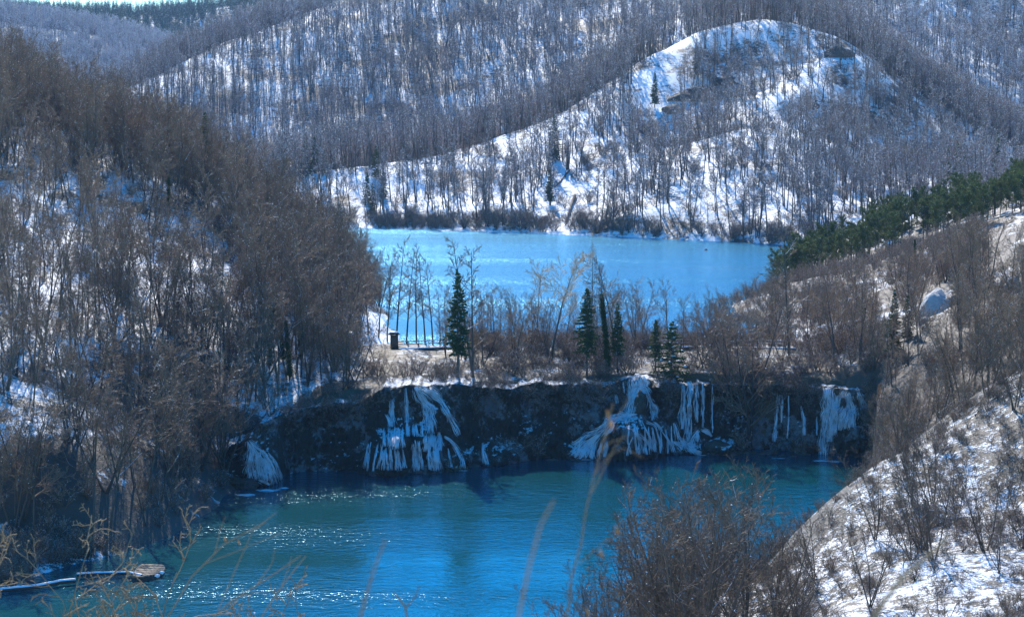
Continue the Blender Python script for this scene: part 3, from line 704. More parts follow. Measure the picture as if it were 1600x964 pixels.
def spruce_shape(seed, h, clear=0.25, width=0.17, gap=0.36, nb=7, ns=15, snow=60, snr=0.16, ln=0.55):
    rng = np.random.default_rng(seed)
    tz = np.linspace(-0.3, h, 9); tp = np.stack([rng.normal(0, 0.02, 9) * h * 0.1, rng.normal(0, 0.02, 9) * h * 0.1, tz], -1); tp[0, :2] = 0; tp[-1, :2] = 0
    tv, tq = tubes(tp[None], (0.016 * h * (1 - 0.93 * np.linspace(0, 1, 9)))[None], 6)
    zs = np.arange(h * clear, h * 0.985, gap * h / 16); st = []; dr = []; L = []
    for z in zs:
        f = (h - z) / (h * (1 - clear)); l = h * width * (f ** 0.9) * (1.15 if f < 0.8 else 0.8) + 0.1
        a0 = rng.random() * 6.28
        for j in range(nb):
            if rng.random() < 0.22: continue
            a = a0 + j * 2 * math.pi / nb + rng.normal(0, 0.2)
            st.append([0, 0, z + rng.normal(0, 0.12)]); dr.append([math.cos(a), math.sin(a), 0.25 - 0.45 * f]); L.append(l * rng.uniform(0.45, 1.25))
    st = np.array(st); st[:, 0] = np.interp(st[:, 2], tp[:, 2], tp[:, 0]); st[:, 1] = np.interp(st[:, 2], tp[:, 2], tp[:, 1])
    L = np.array(L); lv = grow(st, nrm(np.array(dr)), L, 0.02 + L * 0.012, 5, 0.05, -0.02, rng, 0.012)
    bv, bq = tubes(lv[0], lv[2], 3)
    s, d, l2, r2 = spawn(lv, L, ns, 0.12, 1.0, 0.75, 0.0, rng, 0.5, 0.01)
    d = nrm(d * np.array([1, 1, 0.55]) + np.array([0, 0, -0.10])); n = len(s)
    fz = np.clip((h - s[:, 2]) / (h * (1 - clear)), 0, 1)
    lv_, lt = leaf_tris(s, d, rng.uniform(0.6, 1.3, n) * (0.3 + 0.8 * fz) * ln * h / 14, rng.uniform(0.08, 0.14, n) * h / 14 * 1.25, rng)
    sel = rng.integers(0, n, snow); sv, stri = blobs(s[sel] + np.array([0, 0, 0.05]), rng.uniform(0.5, 1.6, snow) * snr, rng)
    return dict(trunk=(tv, tq), crown=(bv, bq, sv, stri), needles=(lv_, lt))
def pine_shape(seed, h):
    rng = np.random.default_rng(seed)
    t = tree_shape(seed, h, 0.14, 1, (16, 6), (7, 4, 3), 0.25, (1.0, 0.8), (0.34, 0.5), 0.02, snow=50, snr=0.1)
    v = t['crown'][0]; sel = rng.integers(0, len(v), 2600); d = rng.normal(0, 1, (2600, 3)) + np.array([0, 0, 0.9])
    t['needles'] = leaf_tris(v[sel] + rng.normal(0, 0.10, (2600, 3)), d, rng.uniform(0.25, 0.5, 2600), rng.uniform(0.035, 0.07, 2600), rng)
    return t
def ivy_shape(seed, h, r0, n=2600, lo=0.05, hi=0.85, w=0.7):
    rng = np.random.default_rng(seed)
    t = tree_shape(seed, h, r0, 1, (10, 6, 4), ta=0.45, rmin=0.025, snow=40, lean=0.03, wig=(0.02, 0.12, 0.16, 0.2))
    f = rng.random(n) * (hi - lo) + lo; ctr = np.interp(f, np.linspace(0, 1, 8), t['trunk'][0].reshape(8, 6, 3).mean(1)[:, 0]), np.interp(f, np.linspace(0, 1, 8), t['trunk'][0].reshape(8, 6, 3).mean(1)[:, 1])
    a = rng.random(n) * 6.28; wr = w * (0.45 + 0.9 * np.abs(fbm(f * 14 + seed, np.cos(a) * 1.5, 3)) * 2) * np.sqrt(rng.random(n)) * (1.1 - 0.5 * f)
    c = np.stack([ctr[0] + np.cos(a) * wr, ctr[1] + np.sin(a) * wr, f * h], -1)
    t['needles'] = leaf_tris(c, rng.normal(0, 1, (n, 3)), rng.uniform(0.2, 0.4, n), rng.uniform(0.08, 0.15, n), rng)
    return t

def plant_meshes(t, name, mt, mc, ml=None, lname='foliage'):
    tv, tq = t['trunk']; cv, cq, sv, st = t['crown']
    out = [('trunk', mesh_np(name + '_trunk', tv, tq, mats=[M[mt]], smooth=True))]
    V = np.concatenate([cv, sv]); out.append(('crown', mesh_np(name + '_crown', V, cq, st + len(cv), [M[mc], M['snow']], 0, 1)))
    if 'needles' in t: out.append((lname, mesh_np(name + '_leaves', t['needles'][0], None, t['needles'][1], [M[ml]])))
    return out
def plant_joined(t, name, mt, mc, ml=None):
    tv, tq = t['trunk']; cv, cq, sv, st = t['crown']
    V = [tv, cv, sv]; Q = np.concatenate([tq, cq + len(tv)]); qm = np.concatenate([np.zeros(len(tq)), np.ones(len(cq))])
    T = [st + len(tv) + len(cv)]; tm = [np.full(len(st), 2)]
    if 'needles' in t: n = sum(map(len, V)); V.append(t['needles'][0]); T.append(t['needles'][1] + n); tm.append(np.full(len(t['needles'][1]), 3))
    return mesh_np(name, np.concatenate(V), Q, np.concatenate(T), [M[mt], M[mc], M['snow']] + ([M[ml]] if ml else []), qm, np.concatenate(tm))
def plant(name, parts, loc, s=1.0, rz=0.0, label='', cat='tree', group=None, tilt=(0, 0), sz=None):
    o = empty(name, loc, label, cat, group)
    o.rotation_euler = (tilt[0], tilt[1], rz); o.scale = (s, s, sz or s)
    for n, me in parts: obj(n, me, o)
    return o

# bare trees about 15 m tall: fine ones for singles, lighter ones for the mass of the forest
def TS(seed, **kw): return tree_shape(seed, 15, 0.17, **kw)
near_t = [TS(100 + i, c=(14, 8, 6), rmin=0.017, snow=45, snr=0.07, line=0.07, ta=0.36, wig=(0.05, 0.11, 0.16, 0.2), trop=(0.05, 0.14, 0.11, 0.06), ratio=(0.36, 0.48, 0.5), lean=0.1) for i in range(6)]
near_t += [tree_shape(120 + i, 11, 0.12, 3, (10, 7, 6), rmin=0.016, snow=45, snr=0.065, line=0.07, spread=0.3, ta=0.2) for i in range(3)]
P_near = [plant_meshes(t, 'bare_tree', 'trunk', 'twig') for t in near_t]
P_nearh = [15] * 6 + [11] * 3
C_mid = bpy.data.collections.new('mid_trees'); C_brown = bpy.data.collections.new('brown_trees'); C_bshrub = bpy.data.collections.new('brown_shrubs'); C_far = bpy.data.collections.new('far_trees'); C_shrub = bpy.data.collections.new('shrubs'); C_con = bpy.data.collections.new('conifers'); C_cfar = bpy.data.collections.new('far_conifers')
def proto(coll, me): o = bpy.data.objects.new(me.name, me); coll.objects.link(o)
for i, t in enumerate(near_t):
    proto(C_mid, plant_joined(t, 'a%02d' % i, 'trunk', 'twig'))
    c_ = bpy.data.objects['a%02d' % i].data.copy(); c_.name = 'e%02d' % i; c_.materials[1] = M['twig_brown']; proto(C_brown, c_)
def browned(parts):
    out = []
    for n_, me in parts:
        if n_ == 'crown': me = me.copy(); me.materials[0] = M['twig_brown']
        out.append((n_, me))
    return out
P_brown = [browned(p) for p in P_near]
for i in range(6): proto(C_far, plant_joined(tree_shape(200 + i, 18, 0.24, 1, (13, 6, 4), (6, 4, 3, 3), 0.42, rmin=0.034, snow=45, snr=0.16, ratio=(0.30, 0.5, 0.5), trop=(0.05, 0.16, 0.1, 0.05), lean=0.07), 'b%02d' % i, 'trunk', 'twig_far'))
C_frost = bpy.data.collections.new('frosted_trees')
for i in range(5): proto(C_frost, plant_joined(tree_shape(230 + i, 18, 0.22, 1, (13, 6, 4), (6, 4, 3, 3), 0.38, rmin=0.038, snow=70, snr=0.22, ratio=(0.32, 0.5, 0.5), trop=(0.05, 0.16, 0.1, 0.05), lean=0.07), 'f%02d' % i, 'trunk', 'twig_frost'))
shr_t = [tree_shape(300 + i, 3.6, 0.05, 7, (7, 6, 4), (6, 4, 3, 3), 0.15, rmin=0.009, snow=60, snr=0.05, spread=0.55, ratio=(0.42, 0.5, 0.5)) for i in range(5)]
P_shrub = [plant_meshes(t, 'shrub', 'twig_dark', 'twig') for t in shr_t]
for i, t in enumerate(shr_t): proto(C_shrub, plant_joined(t, 'c%02d' % i, 'twig_dark', 'twig')); c_ = bpy.data.objects['c%02d' % i].data.copy(); c_.name = 'g%02d' % i; c_.materials[1] = M['twig_brown']; proto(C_bshrub, c_)
# big loose thickets on the near slope, 6 m
thick_t = [tree_shape(320 + i, 6.0, 0.06, 4, (9, 6, 5), (8, 5, 4, 3), 0.18, rmin=0.0085, snow=18, snr=0.03, line=0.03, spread=0.34, ratio=(0.45, 0.48, 0.5), wig=(0.07, 0.12, 0.16, 0.2)) for i in range(6)]
P_thick = [plant_meshes(t, 'thicket', 'twig_dark', 'twig_thicket') for t in thick_t]
spr_t = [spruce_shape(400, 17, 0.28, 0.105), spruce_shape(401, 15, 0.3, 0.145, snow=40), spruce_shape(402, 10, 0.2, 0.22, snow=40), spruce_shape(403, 18, 0.15, 0.14, nb=7, snow=60), spruce_shape(404, 16, 0.05, 0.19, nb=7, snow=60)]
P_spruce = [plant_meshes(t, 'spruce', 'trunk', 'twig_dark', 'spruce', 'needles') for t in spr_t]
pine_t = [pine_shape(420 + i, 9) for i in range(4)]
P_pine = [plant_meshes(t, 'pine', 'trunk', 'twig_dark', 'pine', 'needles') for t in pine_t]
for i in range(3): proto(C_cfar, plant_joined(spruce_shape(440 + i, 20, 0.1, 0.17, gap=0.9, nb=5, ns=7, snow=30, snr=0.3, ln=1.1), 'd%02d' % i, 'trunk', 'twig_dark', 'spruce'))
ivy_t = [ivy_shape(460, 15, 0.2), ivy_shape(461, 15, 0.2, w=0.55), ivy_shape(462, 13, 0.18, 2000)]
P_ivy = [plant_meshes(t, 'ivy_tree', 'trunk', 'twig', 'ivy', 'ivy') for t in ivy_t]

# ------------------------------------------------------------------ what hides what: running skyline of the bare ground
_u = np.linspace(-0.27, 0.27, 163); _y = np.geomspace(70, 2790, 300)
_U, _Y = np.meshgrid(_u, _y, indexing='ij'); _Z = ground(_U * _Y, _Y)
_, _PY = proj(np.stack([_U * _Y, _Y, _Z], -1)); _SK = np.minimum.accumulate(_PY, axis=1)
def seen(x, y, ztop, margin=3):
    iu = np.clip(np.round((x / y + 0.27) / 0.54 * 162).astype(int), 0, 162); iy = np.clip(np.searchsorted(_y, y * 0.985) - 1, 0, 299)
    px, py = proj(np.stack([x, y, ztop], -1))
    return (py < _SK[iu, iy] - margin) & (px > -60) & (px < 1660) & (py < 1000)
def inpoly(px, py, poly):
    c = np.zeros(len(px), bool); n = len(poly)
    for i in range(n):
        x1, y1 = poly[i]; x2, y2 = poly[(i + 1) % n]
        c ^= ((y1 > py) != (y2 > py)) & (px < (x2 - x1) * (py - y1) / ((y2 - y1) or 1e-9) + x1)
    return c
def scatter(key, n, ur, yr, h, zmin=0.3, clear=(), thin=None, top=True, others='ABCDEFGH', seed=1, pytop=-70):
    rng = np.random.default_rng(seed); hill = HILLS[key]
    u = rng.uniform(ur[0], ur[1], n); y = np.sqrt(rng.uniform(yr[0] ** 2, yr[1] ** 2, n)); x = u * y
    z = hill.z(x, y)
    ok = (z > zmin)
    if top: ok &= z > ground(x, y, [k for k in others if k != key]) - 0.1
    hh = h * rng.uniform(0.65, 1.15, n)
    ok &= seen(x, y, z + hh)
    px, py = proj(np.stack([x, y, z], -1))
    ok &= py > pytop
    for poly in clear: ok &= ~inpoly(px, py, poly)
    if thin is not None: ok &= rng.random(n) < thin(px, py, x, y)
    return np.stack([x, y, z, hh], -1)[ok], np.stack([px, py], -1)[ok]

# geometry-nodes mass: one object, thousands of plants
def mass(name, pts, coll, h0, label, nproto, seed=1, cat=None, tiltmax=0.06, smin=0.0, lean=(0, 0)):
    rng = np.random.default_rng(seed); n = len(pts)
    me = mesh_np(name, pts[:, :3])
    def at(nm, ty, data, key):
        a = me.attributes.new(nm, ty, 'POINT'); a.data.foreach_set(key, np.asarray(data).ravel())
    at('rot', 'FLOAT_VECTOR', np.stack([rng.normal(0, tiltmax, n) + lean[0], rng.normal(0, tiltmax, n) + lean[1], rng.random(n) * 6.28], -1).astype(np.float32), 'vector')
    s = pts[:, 3] / h0; at('scl', 'FLOAT_VECTOR', np.stack([s * rng.uniform(0.85, 1.15, n), s * rng.uniform(0.85, 1.15, n), s], -1).astype(np.float32), 'vector')
    at('idx', 'INT', rng.integers(0, nproto, n).astype(np.int32), 'value')
    o = obj(name, me, label=label, kind='stuff')
    if cat: o['category'] = cat
    ng = bpy.data.node_groups.new(name, 'GeometryNodeTree')
    ng.interface.new_socket('Geometry', in_out='INPUT', socket_type='NodeSocketGeometry'); ng.interface.new_socket('Geometry', in_out='OUTPUT', socket_type='NodeSocketGeometry')
    gi = ng.nodes.new('NodeGroupInput'); go = ng.nodes.new('NodeGroupOutput'); ip = ng.nodes.new('GeometryNodeInstanceOnPoints'); ci = ng.nodes.new('GeometryNodeCollectionInfo')
    ci.inputs['Collection'].default_value = coll; ci.inputs['Separate Children'].default_value = True; ci.inputs['Reset Children'].default_value = True
    def attr(nm, ty): a = ng.nodes.new('GeometryNodeInputNamedAttribute'); a.data_type = ty; a.inputs[0].default_value = nm; return a.outputs[0]
    L = ng.links.new
    L(gi.outputs[0], ip.inputs['Points']); L(ci.outputs[0], ip.inputs['Instance']); ip.inputs['Pick Instance'].default_value = True
    L(attr('idx', 'INT'), ip.inputs['Instance Index']); L(attr('scl', 'FLOAT_VECTOR'), ip.inputs['Scale'])
    e2r = ng.nodes.new('FunctionNodeEulerToRotation'); L(attr('rot', 'FLOAT_VECTOR'), e2r.inputs[0]); L(e2r.outputs[0], ip.inputs['Rotation'])
    L(ip.outputs[0], go.inputs[0])
    md = o.modifiers.new('scatter', 'NODES'); md.node_group = ng
    return o

# ------------------------------------------------------------------ forests
LEFT_CLEAR = [[(572, 485), (645, 515), (640, 560), (585, 565), (565, 520)], [(395, 598), (600, 598), (600, 650), (395, 650)], [(0, 670), (70, 690), (190, 800), (130, 820), (0, 790)]]
def thinA(px, py, x, y):
    t = 0.25 + 1.0 * (vnoise(x / 13.0, y / 13.0) + 0.5)
    t = np.where(inpoly(px, py, [(235, 330), (290, 330), (430, 470), (410, 535), (320, 520), (235, 430)]), 0.10, t)
    t = np.where(inpoly(px, py, [(-60, 280), (150, 290), (260, 400), (260, 470), (-60, 510)]), 0.22, t)
    t = np.where(inpoly(px, py, [(-60, 590), (110, 600), (200, 690), (190, 760), (-60, 700)]), 0.3, t)
    return t
ptsA, pixA = scatter('A', 2900, (-0.30, -0.055), (222, 520), 14, -10.5, LEFT_CLEAR, thinA, seed=3)
_px, _pt = proj(ptsA[:, :3] + np.c_[0 * ptsA[:, 3], 0 * ptsA[:, 3], ptsA[:, 3]])   # tree tops stay under the skyline the wood has
_sk = np.interp(_px, [0, 100, 200, 300, 400, 450, 500, 540, 575, 610, 640], [45, 90, 135, 185, 240, 270, 305, 345, 405, 465, 520])
ptsA[:, 3] -= np.clip(_sk - _pt, 0, None) / F * ptsA[:, 1]
ptsA = ptsA[ptsA[:, 3] > 4.0]
RIGHT_CLEAR = [[(1442, 450), (1496, 450), (1490, 550), (1446, 550)], [(1535, 340), (1610, 320), (1610, 480), (1550, 460)], [(1372, 455), (1392, 450), (1440, 530), (1430, 560), (1380, 560)], [(1232, 518), (1295, 508), (1300, 530), (1275, 548), (1250, 552), (1234, 545)]]
def thinC(px, py, x, y): return 0.35 + 0.8 * (vnoise(x / 11.0 + 5, y / 11.0) + 0.5)
ptsC, pixC = scatter('C', 3300, (0.085, 0.30), (210, 560), 9.5, 0.3, RIGHT_CLEAR, thinC, seed=4)
ptsC2, _ = scatter('C', 500, (0.085, 0.30), (190, 300), 8, -11, [], None, seed=14); ptsC2 = ptsC2[ptsC2[:, 2] < 0.3]
ptsC = np.concatenate([ptsC, ptsC2])
ptsC[:, 3] *= np.interp(ptsC[:, 1], [330, 385, 430], [1.0, 0.65, 0.42])
notpine = (ptsC[:, 1] < 455)
ptsC = ptsC[notpine]
def hides_falls(p):                                                # keep the view to the right-hand falls open
    px, top = proj(p[:, :3] + np.c_[0 * p[:, 3], 0 * p[:, 3], p[:, 3]])
    return (px > 1020) & (px < 1354) & (top < 712) & (p[:, 1] < 308)
ptsC = ptsC[~hides_falls(ptsC)]

# the individual trees: those that show largest on the two slopes
allp = np.concatenate([np.c_[ptsA, np.zeros(len(ptsA))], np.c_[ptsC, np.ones(len(ptsC))]])
order = np.argsort(-(allp[:, 3] / allp[:, 1])); pick = order[:176]; rest = np.setdiff1d(np.arange(len(allp)), pick)
rng = np.random.default_rng(5)
for j in pick:
    x, y, z, h, w = allp[j]; m = rng.integers(0, 9)
    kind_ = ('many-stemmed' if m >= 6 else 'tall single-stemmed' if h > 14.5 else 'single-stemmed') + ' leafless tree '
    if w == 0:
        lab, grp = (kind_ + 'on the low bank beside the short wide cascade', 'bare trees on the bank by the short cascade') if (y > 262 and z < 0) else \
                   (kind_ + ('on the steep bank right above the wooden landing' if y < 250 else 'on the snowy lower bank between landing and cascade'), 'bare trees on the lower lake bank') if z < 4 else (kind_ + ('high on the steep wooded hillside above the lower lake' if z > 14 else 'partway up the steep wooded hillside above the lower lake'), 'bare trees on the steep wooded hillside')
    else: lab, grp = kind_ + ('on the brown slope beside the bright broad waterfall' if z < 4 else 'on the brown slope below the limestone outcrops' if y < 312 else 'on the brown slope below the pine band'), 'bare trees on the brown slope'
    plant('bare_tree', (P_near if w == 0 else P_brown)[m], (x, y, z), h / P_nearh[m], rng.random() * 6.28, lab, 'tree', grp, tilt=(rng.normal(0, 0.06), rng.normal(0.06 if w == 0 else -0.04, 0.07)))
A_rest = allp[rest][allp[rest][:, 4] == 0][:, :4]; C_rest = allp[rest][allp[rest][:, 4] == 1][:, :4]
mass('hillside_forest', A_rest, C_mid, 14.0, 'mass of leafless grey-brown trees covering the steep hillside above the lower lake', 9, 1, 'forest', 0.09, lean=(0, 0.05))
mass('slope_forest', C_rest, C_brown, 14.0, 'mass of leafless brown trees covering the slope below the pines', 9, 2, 'forest', 0.09)
# undergrowth on both slopes
ug, _ = scatter('A', 2600, (-0.30, -0.055), (222, 460), 3.0, -11.6, LEFT_CLEAR[:1], lambda a, b, x, y: 0.2 + 0.7 * (vnoise(x / 7, y / 7) + 0.5), seed=6)
ug2, _ = scatter('C', 2500, (0.085, 0.30), (200, 460), 3.2, -11.0, RIGHT_CLEAR, lambda a, b, x, y: 0.3 + 0.7 * (vnoise(x / 7, y / 7) + 0.5), seed=7)
ug3, _ = scatter('A', 14000, (-0.30, -0.13), (204, 246), 2.4, -11.9, [], lambda a, b, x, y: 0.16 * inpoly(a, b, [(-80, 850), (150, 850), (260, 880), (260, 990), (-80, 990)]), seed=29); ug = np.concatenate([ug, ug3])
mass('hillside_undergrowth', ug, C_shrub, 3.6, 'low leafless brush under the trees of the steep hillside', 5, 3, 'undergrowth')
mass('slope_undergrowth', ug2, C_bshrub, 3.6, 'low leafless brush under the trees of the brown slope', 5, 4, 'undergrowth')

# rounded snowy hill: open wood with bare snow between
E_CLEAR = [[(985, 120), (1060, 60), (1100, 60), (1060, 150), (1035, 200), (1000, 190)], [(880, 280), (960, 270), (930, 330), (900, 365), (850, 365), (860, 330)], [(840, 330), (930, 330), (930, 375), (840, 375)]]
def thinE(px, py, x, y):
    t = 0.10 + 0.75 * np.clip(vnoise(x / 30.0 + 2, y / 30.0) + 0.45 + 0.5 * vnoise(x / 9.0, y / 9.0), 0, 1)
    t = np.where(px < 880, t * 0.55, t); t = np.where(px > 1120, t * 0.72, t)
    t = np.where(inpoly(px, py, [(1335, 80), (1345, 130), (1250, 190), (1160, 262), (1090, 315), (1060, 318), (1180, 205), (1270, 132)]), t * 0.25, t)
    t = np.where((px > 1100) & (py < 70), t * 0.45, t)
    back = y > np.interp(px, [470, 600, 800, 1000, 1180, 1330, 1480, 1600], [803, 822, 862, 903, 933, 923, 873, 830])
    return np.where(back, 1.0, t)
ptsE, pixE = scatter('E', 10500, (-0.13, 0.28), (625, 1010), 17, 0.5, E_CLEAR, thinE, seed=8)
mass('snowy_hill_wood', ptsE, C_far, 18.0, 'open leafless wood of dark trunks on the rounded snowy hill', 6, 5, 'forest', 0.04)
se, _ = scatter('E', 9000, (-0.13, 0.24), (625, 900), 4, 0.3, E_CLEAR[:1], lambda a, b, x, y: np.where(b > np.interp(a, [500, 1200], [338, 358]), 0.9, 0.10 + 0.35 * np.clip(vnoise(x / 14, y / 14) * 2, 0, 1)), seed=9)
se2, _ = scatter('E', 16000, (-0.13, 0.17), (625, 760), 3.0, -0.2, [], lambda a, b, x, y: np.clip(0.12 + 0.9 * vnoise(x / 9, y / 9), 0.02, 0.5), seed=19); se2 = se2[se2[:, 2] < 4.5]
se = np.concatenate([se, se2]); se[:, 3] *= np.random.default_rng(8).uniform(0.5, 1.5, len(se))
mass('shore_brush', se, C_shrub, 3.0, 'dark leafless brush along the foot of the rounded snowy hill', 5, 6, 'undergrowth')
def thinF(px, py, x, y): return 0.35 + 0.75 * np.clip(vnoise(x / 45.0, y / 45.0) + 0.5, 0, 1)
ptsF, _ = scatter('F', 15000, (-0.27, 0.28), (1000, 1480), 18, 0.5, [], thinF, seed=10)
_fx, _fy = proj(ptsF[:, :3]); fr = np.clip((ptsF[:, 2] - 75) / 60, 0, 0.75) + (_fx > 1380) * 0.4 > np.random.default_rng(77).random(len(ptsF))
mass('frosted_wood', ptsF[fr], C_frost, 18.0, 'pale frosted leafless trees high on the long hillside', 5, 27, 'forest', 0.04)
ptsF = ptsF[~fr]
mass('forested_hillside_wood', ptsF, C_far, 18.0, 'dense leafless forest on the long hillside behind the rounded hill', 6, 7, 'forest', 0.04)
ptsG, _ = scatter('G', 6000, (-0.28, -0.09), (1500, 1900), 18, 0.5, [], None, seed=11)
mass('valley_hill_wood', ptsG, C_frost, 18.0, 'dense pale leafless forest on the hill across the side valley', 5, 8, 'forest', 0.04)
ptsH, _ = scatter('H', 4500, (-0.28, -0.05), (2150, 2790), 20, 0.5, [], None, seed=12)
mass('distant_ridge_wood', ptsH, C_cfar, 20.0, 'hazy blue conifer forest along the most distant ridge', 3, 9, 'forest', 0.02)

# ------------------------------------------------------------------ conifers one by one
def on(px, py, d, keys='ABCEF'):
    x = (px - 800) / F * d; z = float(ground(np.array(x), np.array(float(d)), keys)); return (x, d, z)
def stand(px, top, d, keys='ABCEF'):
    """foot on the ground at distance d, height so that the top reaches row top"""
    p = on(px, 0, d, keys); zt = P(px, top, d)[2]; return p, max(zt - p[2], 2.0)
def spruce(px, top, d, kind, label, group=None, keys='ABCEF', hmax=None):
    p, h = stand(px, top, d, keys); h = min(h, hmax) if hmax else h
    H0 = (17, 15, 10, 18, 16)[kind]
    plant('spruce', P_spruce[kind], (p[0], p[1], p[2] - 0.1), h / H0, rng.random() * 6, label, 'spruce', group)
spruce(715, 420, 303, 0, 'slender spruce with a bare lower stem and snow lumps, beside a tall twin-trunked tree')
spruce(918, 447, 311, 1, 'broad-topped spruce with a long bare trunk before the blue upper lake')
spruce(966, 470, 314, 0, 'thin spruce standing tight against an ivy-clad column tree')
spruce(1026, 497, 316, 1, 'small pale green spruce with thin bare stem above the forked waterfall')
spruce(1051, 498, 313, 2, 'bushy dark young spruce at the rim near the curtain waterfall')
spruce(322, 176, 428, 3, 'lone dark spruce poking above the bare wooded hillside', hmax=17)
spruce(1400, 452, 305, 3, 'dark spruce among brown trees beside the limestone outcrop', hmax=12)
spruce(1421, 458, 309, 4, 'shorter twin of the dark spruce by the limestone outcrop', hmax=10)
spruce(866, 178, 795, 4, 'tall dark conifer high on the snowy slope above another', hmax=24)
spruce(859, 262, 735, 3, 'dark narrow conifer low on the snowy slope just above the shore', hmax=22)
for px, top, d in ((478, 218, 800), (492, 212, 806), (507, 232, 800), (574, 268, 765), (588, 226, 790), (600, 262, 770), (582, 285, 748)):
    spruce(px, top, d, 4, 'dark conifer in the cluster at the low end of the rounded hill', 'conifers at the low end of the rounded hill', hmax=22)
for px, top, d in ((1086, 68, 885), (1022, 112, 850), (930, 235, 800), (708, 225, 830), (1066, 268, 730), (1216, 215, 790), (1300, 268, 705), (985, 180, 830), (1390, 252, 715), (1424, 232, 745), (1480, 228, 760), (1494, 215, 765), (1505, 235, 755), (1556, 208, 790), (1345, 285, 700), (1292, 310, 680)):
    spruce(px, top, d, 4 if px % 2 else 3, 'dark conifer scattered among bare trees on the rounded snowy hill', 'conifers scattered over the rounded hill', hmax=22)
for px, top, d in ((1443, 78, 1010), (1460, 100, 1000), (1498, 116, 1000), (1538, 120, 1000), (1520, 140, 985), (1546, 150, 985), (1565, 178, 960), (1475, 112, 1000)):
    spruce(px, top, d, 4, 'dark conifer in the gully beside the rounded snowy hill', 'conifers in the gully', hmax=21)
pp = np.random.default_rng(31)
for k in range(175):
    f = pp.random(); px = 1215 + f * 420; d = pp.uniform(452, 530)
    top = np.interp(px, [1215, 1290, 1380, 1450, 1600, 1640], [388, 352, 312, 292, 252, 248]) + (530 - d) * 0.42 + pp.normal(0, 5)
    p, h = stand(px, top, d, 'C')
    plant('pine_tree', P_pine[k % 4], (p[0], p[1], p[2] - 0.1), min(max(h, 8.0), 14) / 9, pp.random() * 6, 'green pine at the ' + ('lake end' if px < 1340 else 'middle' if px < 1480 else 'uphill end') + ' of the crest band above the brown slope' + (', front row' if d < 480 else ', back row'), 'pine', 'pines along the crest')

# ------------------------------------------------------------------ trees of the dam
def dam_tree(px, top, d, m, label, parts=None, group=None, h0=None, name='bare_tree', keys='ABC', sxy=1.0):
    p, h = stand(px, top, d, keys); s = h / (h0 or P_nearh[m])
    return plant(name, (parts or P_near)[m], (p[0], p[1], p[2] - 0.1), s * sxy, rng.random() * 6, label, 'tree', group, sz=s)
pale_t = [TS(140, c=(13, 8, 7), rmin=0.025, snow=30, ta=0.35, lean=0.04), TS(141, c=(12, 8, 6), rmin=0.025, snow=30, ta=0.4, lean=0.04)]
P_pale = [plant_meshes(t, 'pale_tree', 'trunk', 'twig_pale') for t in pale_t]
slim_t = [tree_shape(150 + i, 20, 0.2, 1 + (i == 0), (20, 7, 5), (8, 4, 4, 3), 0.25, (0.95, 0.7, 0.6), (0.2, 0.5, 0.5), rmin=0.023, spread=0.035, snow=60, wig=(0.02, 0.1, 0.16, 0.2), lean=0.03) for i in range(3)]
P_slim = [plant_meshes(t, 'slim_tree', 'trunk', 'twig') for t in slim_t]
def slim(px, top, d, m, label, group=None): dam_tree(px, top, d, m, label, P_slim, group, 20)
slim(738, 366, 308, 0, 'tall twin-trunked leafless tree beside the slender snowy spruce')
for px, top in ((618, 372), (634, 390), (650, 383), (664, 398), (676, 402), (688, 452), (694, 470)):
    slim(px, top, 344 + (px % 7), 1 + px % 2, 'tall slim leafless tree in the row behind the small hut', 'slim trees behind the hut')
for px, top in ((574, 398), (590, 408), (604, 405)):
    dam_tree(px, top, 352, px % 6, 'leafless tree where the wooded hillside meets the upper lake', None, 'trees where hillside meets upper lake')
dam_tree(838, 424, 335, 1, 'shorter of two pale straw-coloured leafless trees before the upper lake', P_pale, None, 15)
dam_tree(862, 398, 322, 0, 'taller of two pale straw-coloured leafless trees before the upper lake', P_pale, None, 15)
slim(924, 398, 324, 2, 'leafless tree rising right behind the broad-topped spruce')
dam_tree(962, 404, 322, 2, 'wide-crowned leafless tree behind the ivy column')
p_, h_ = stand(951, 452, 313, 'BC'); plant('ivy_tree', P_ivy[1], (p_[0], p_[1], p_[2] - .1), h_ / 13.5, 1.0, 'narrow column tree wrapped in dark green ivy between spruces', 'tree')
slim(1236, 335, 326, 1, 'tall dark straight leafless trunk beside the snowy path')
dam_tree(1307, 425, 318, 3, 'single dark leafless tree standing above the bright broad waterfall')
for px, top, m in ((1165, 470, 6), (1180, 490, 7)): dam_tree(px, top, 312, m, 'many-stemmed leafless tree leaning out at the rim past the curtain waterfall', None, 'many-stemmed trees at the rim')
for px, top, d in ((1100, 470, 330), (1112, 455, 340), (1150, 500, 325), (1205, 480, 330), (1265, 440, 335), (780, 455, 340), (800, 470, 345), (1000, 480, 345), (880, 500, 330), (760, 470, 345), (820, 500, 330), (900, 470, 340)):
    dam_tree(px, top, d, px % 6, 'thin leafless tree among the shrubs of the dam', None, 'thin trees among the dam shrubs', sxy=0.8)
for px, top, d, m in ((432, 452, 300, 0), (446, 470, 304, 3), (462, 440, 308, 4), (478, 480, 302, 6), (500, 470, 305, 1), (521, 455, 309, 7), (540, 480, 301, 6), (552, 470, 303, 8), (566, 500, 305, 2), (410, 460, 298, 5), (395, 470, 296, 1), (585, 520, 312, 8), (534, 500, 299, 7)):
    dam_tree(px, top, d, m, 'dark leafless tree on the snowy bench beside the fan waterfall', None, 'trees on the snowy bench')
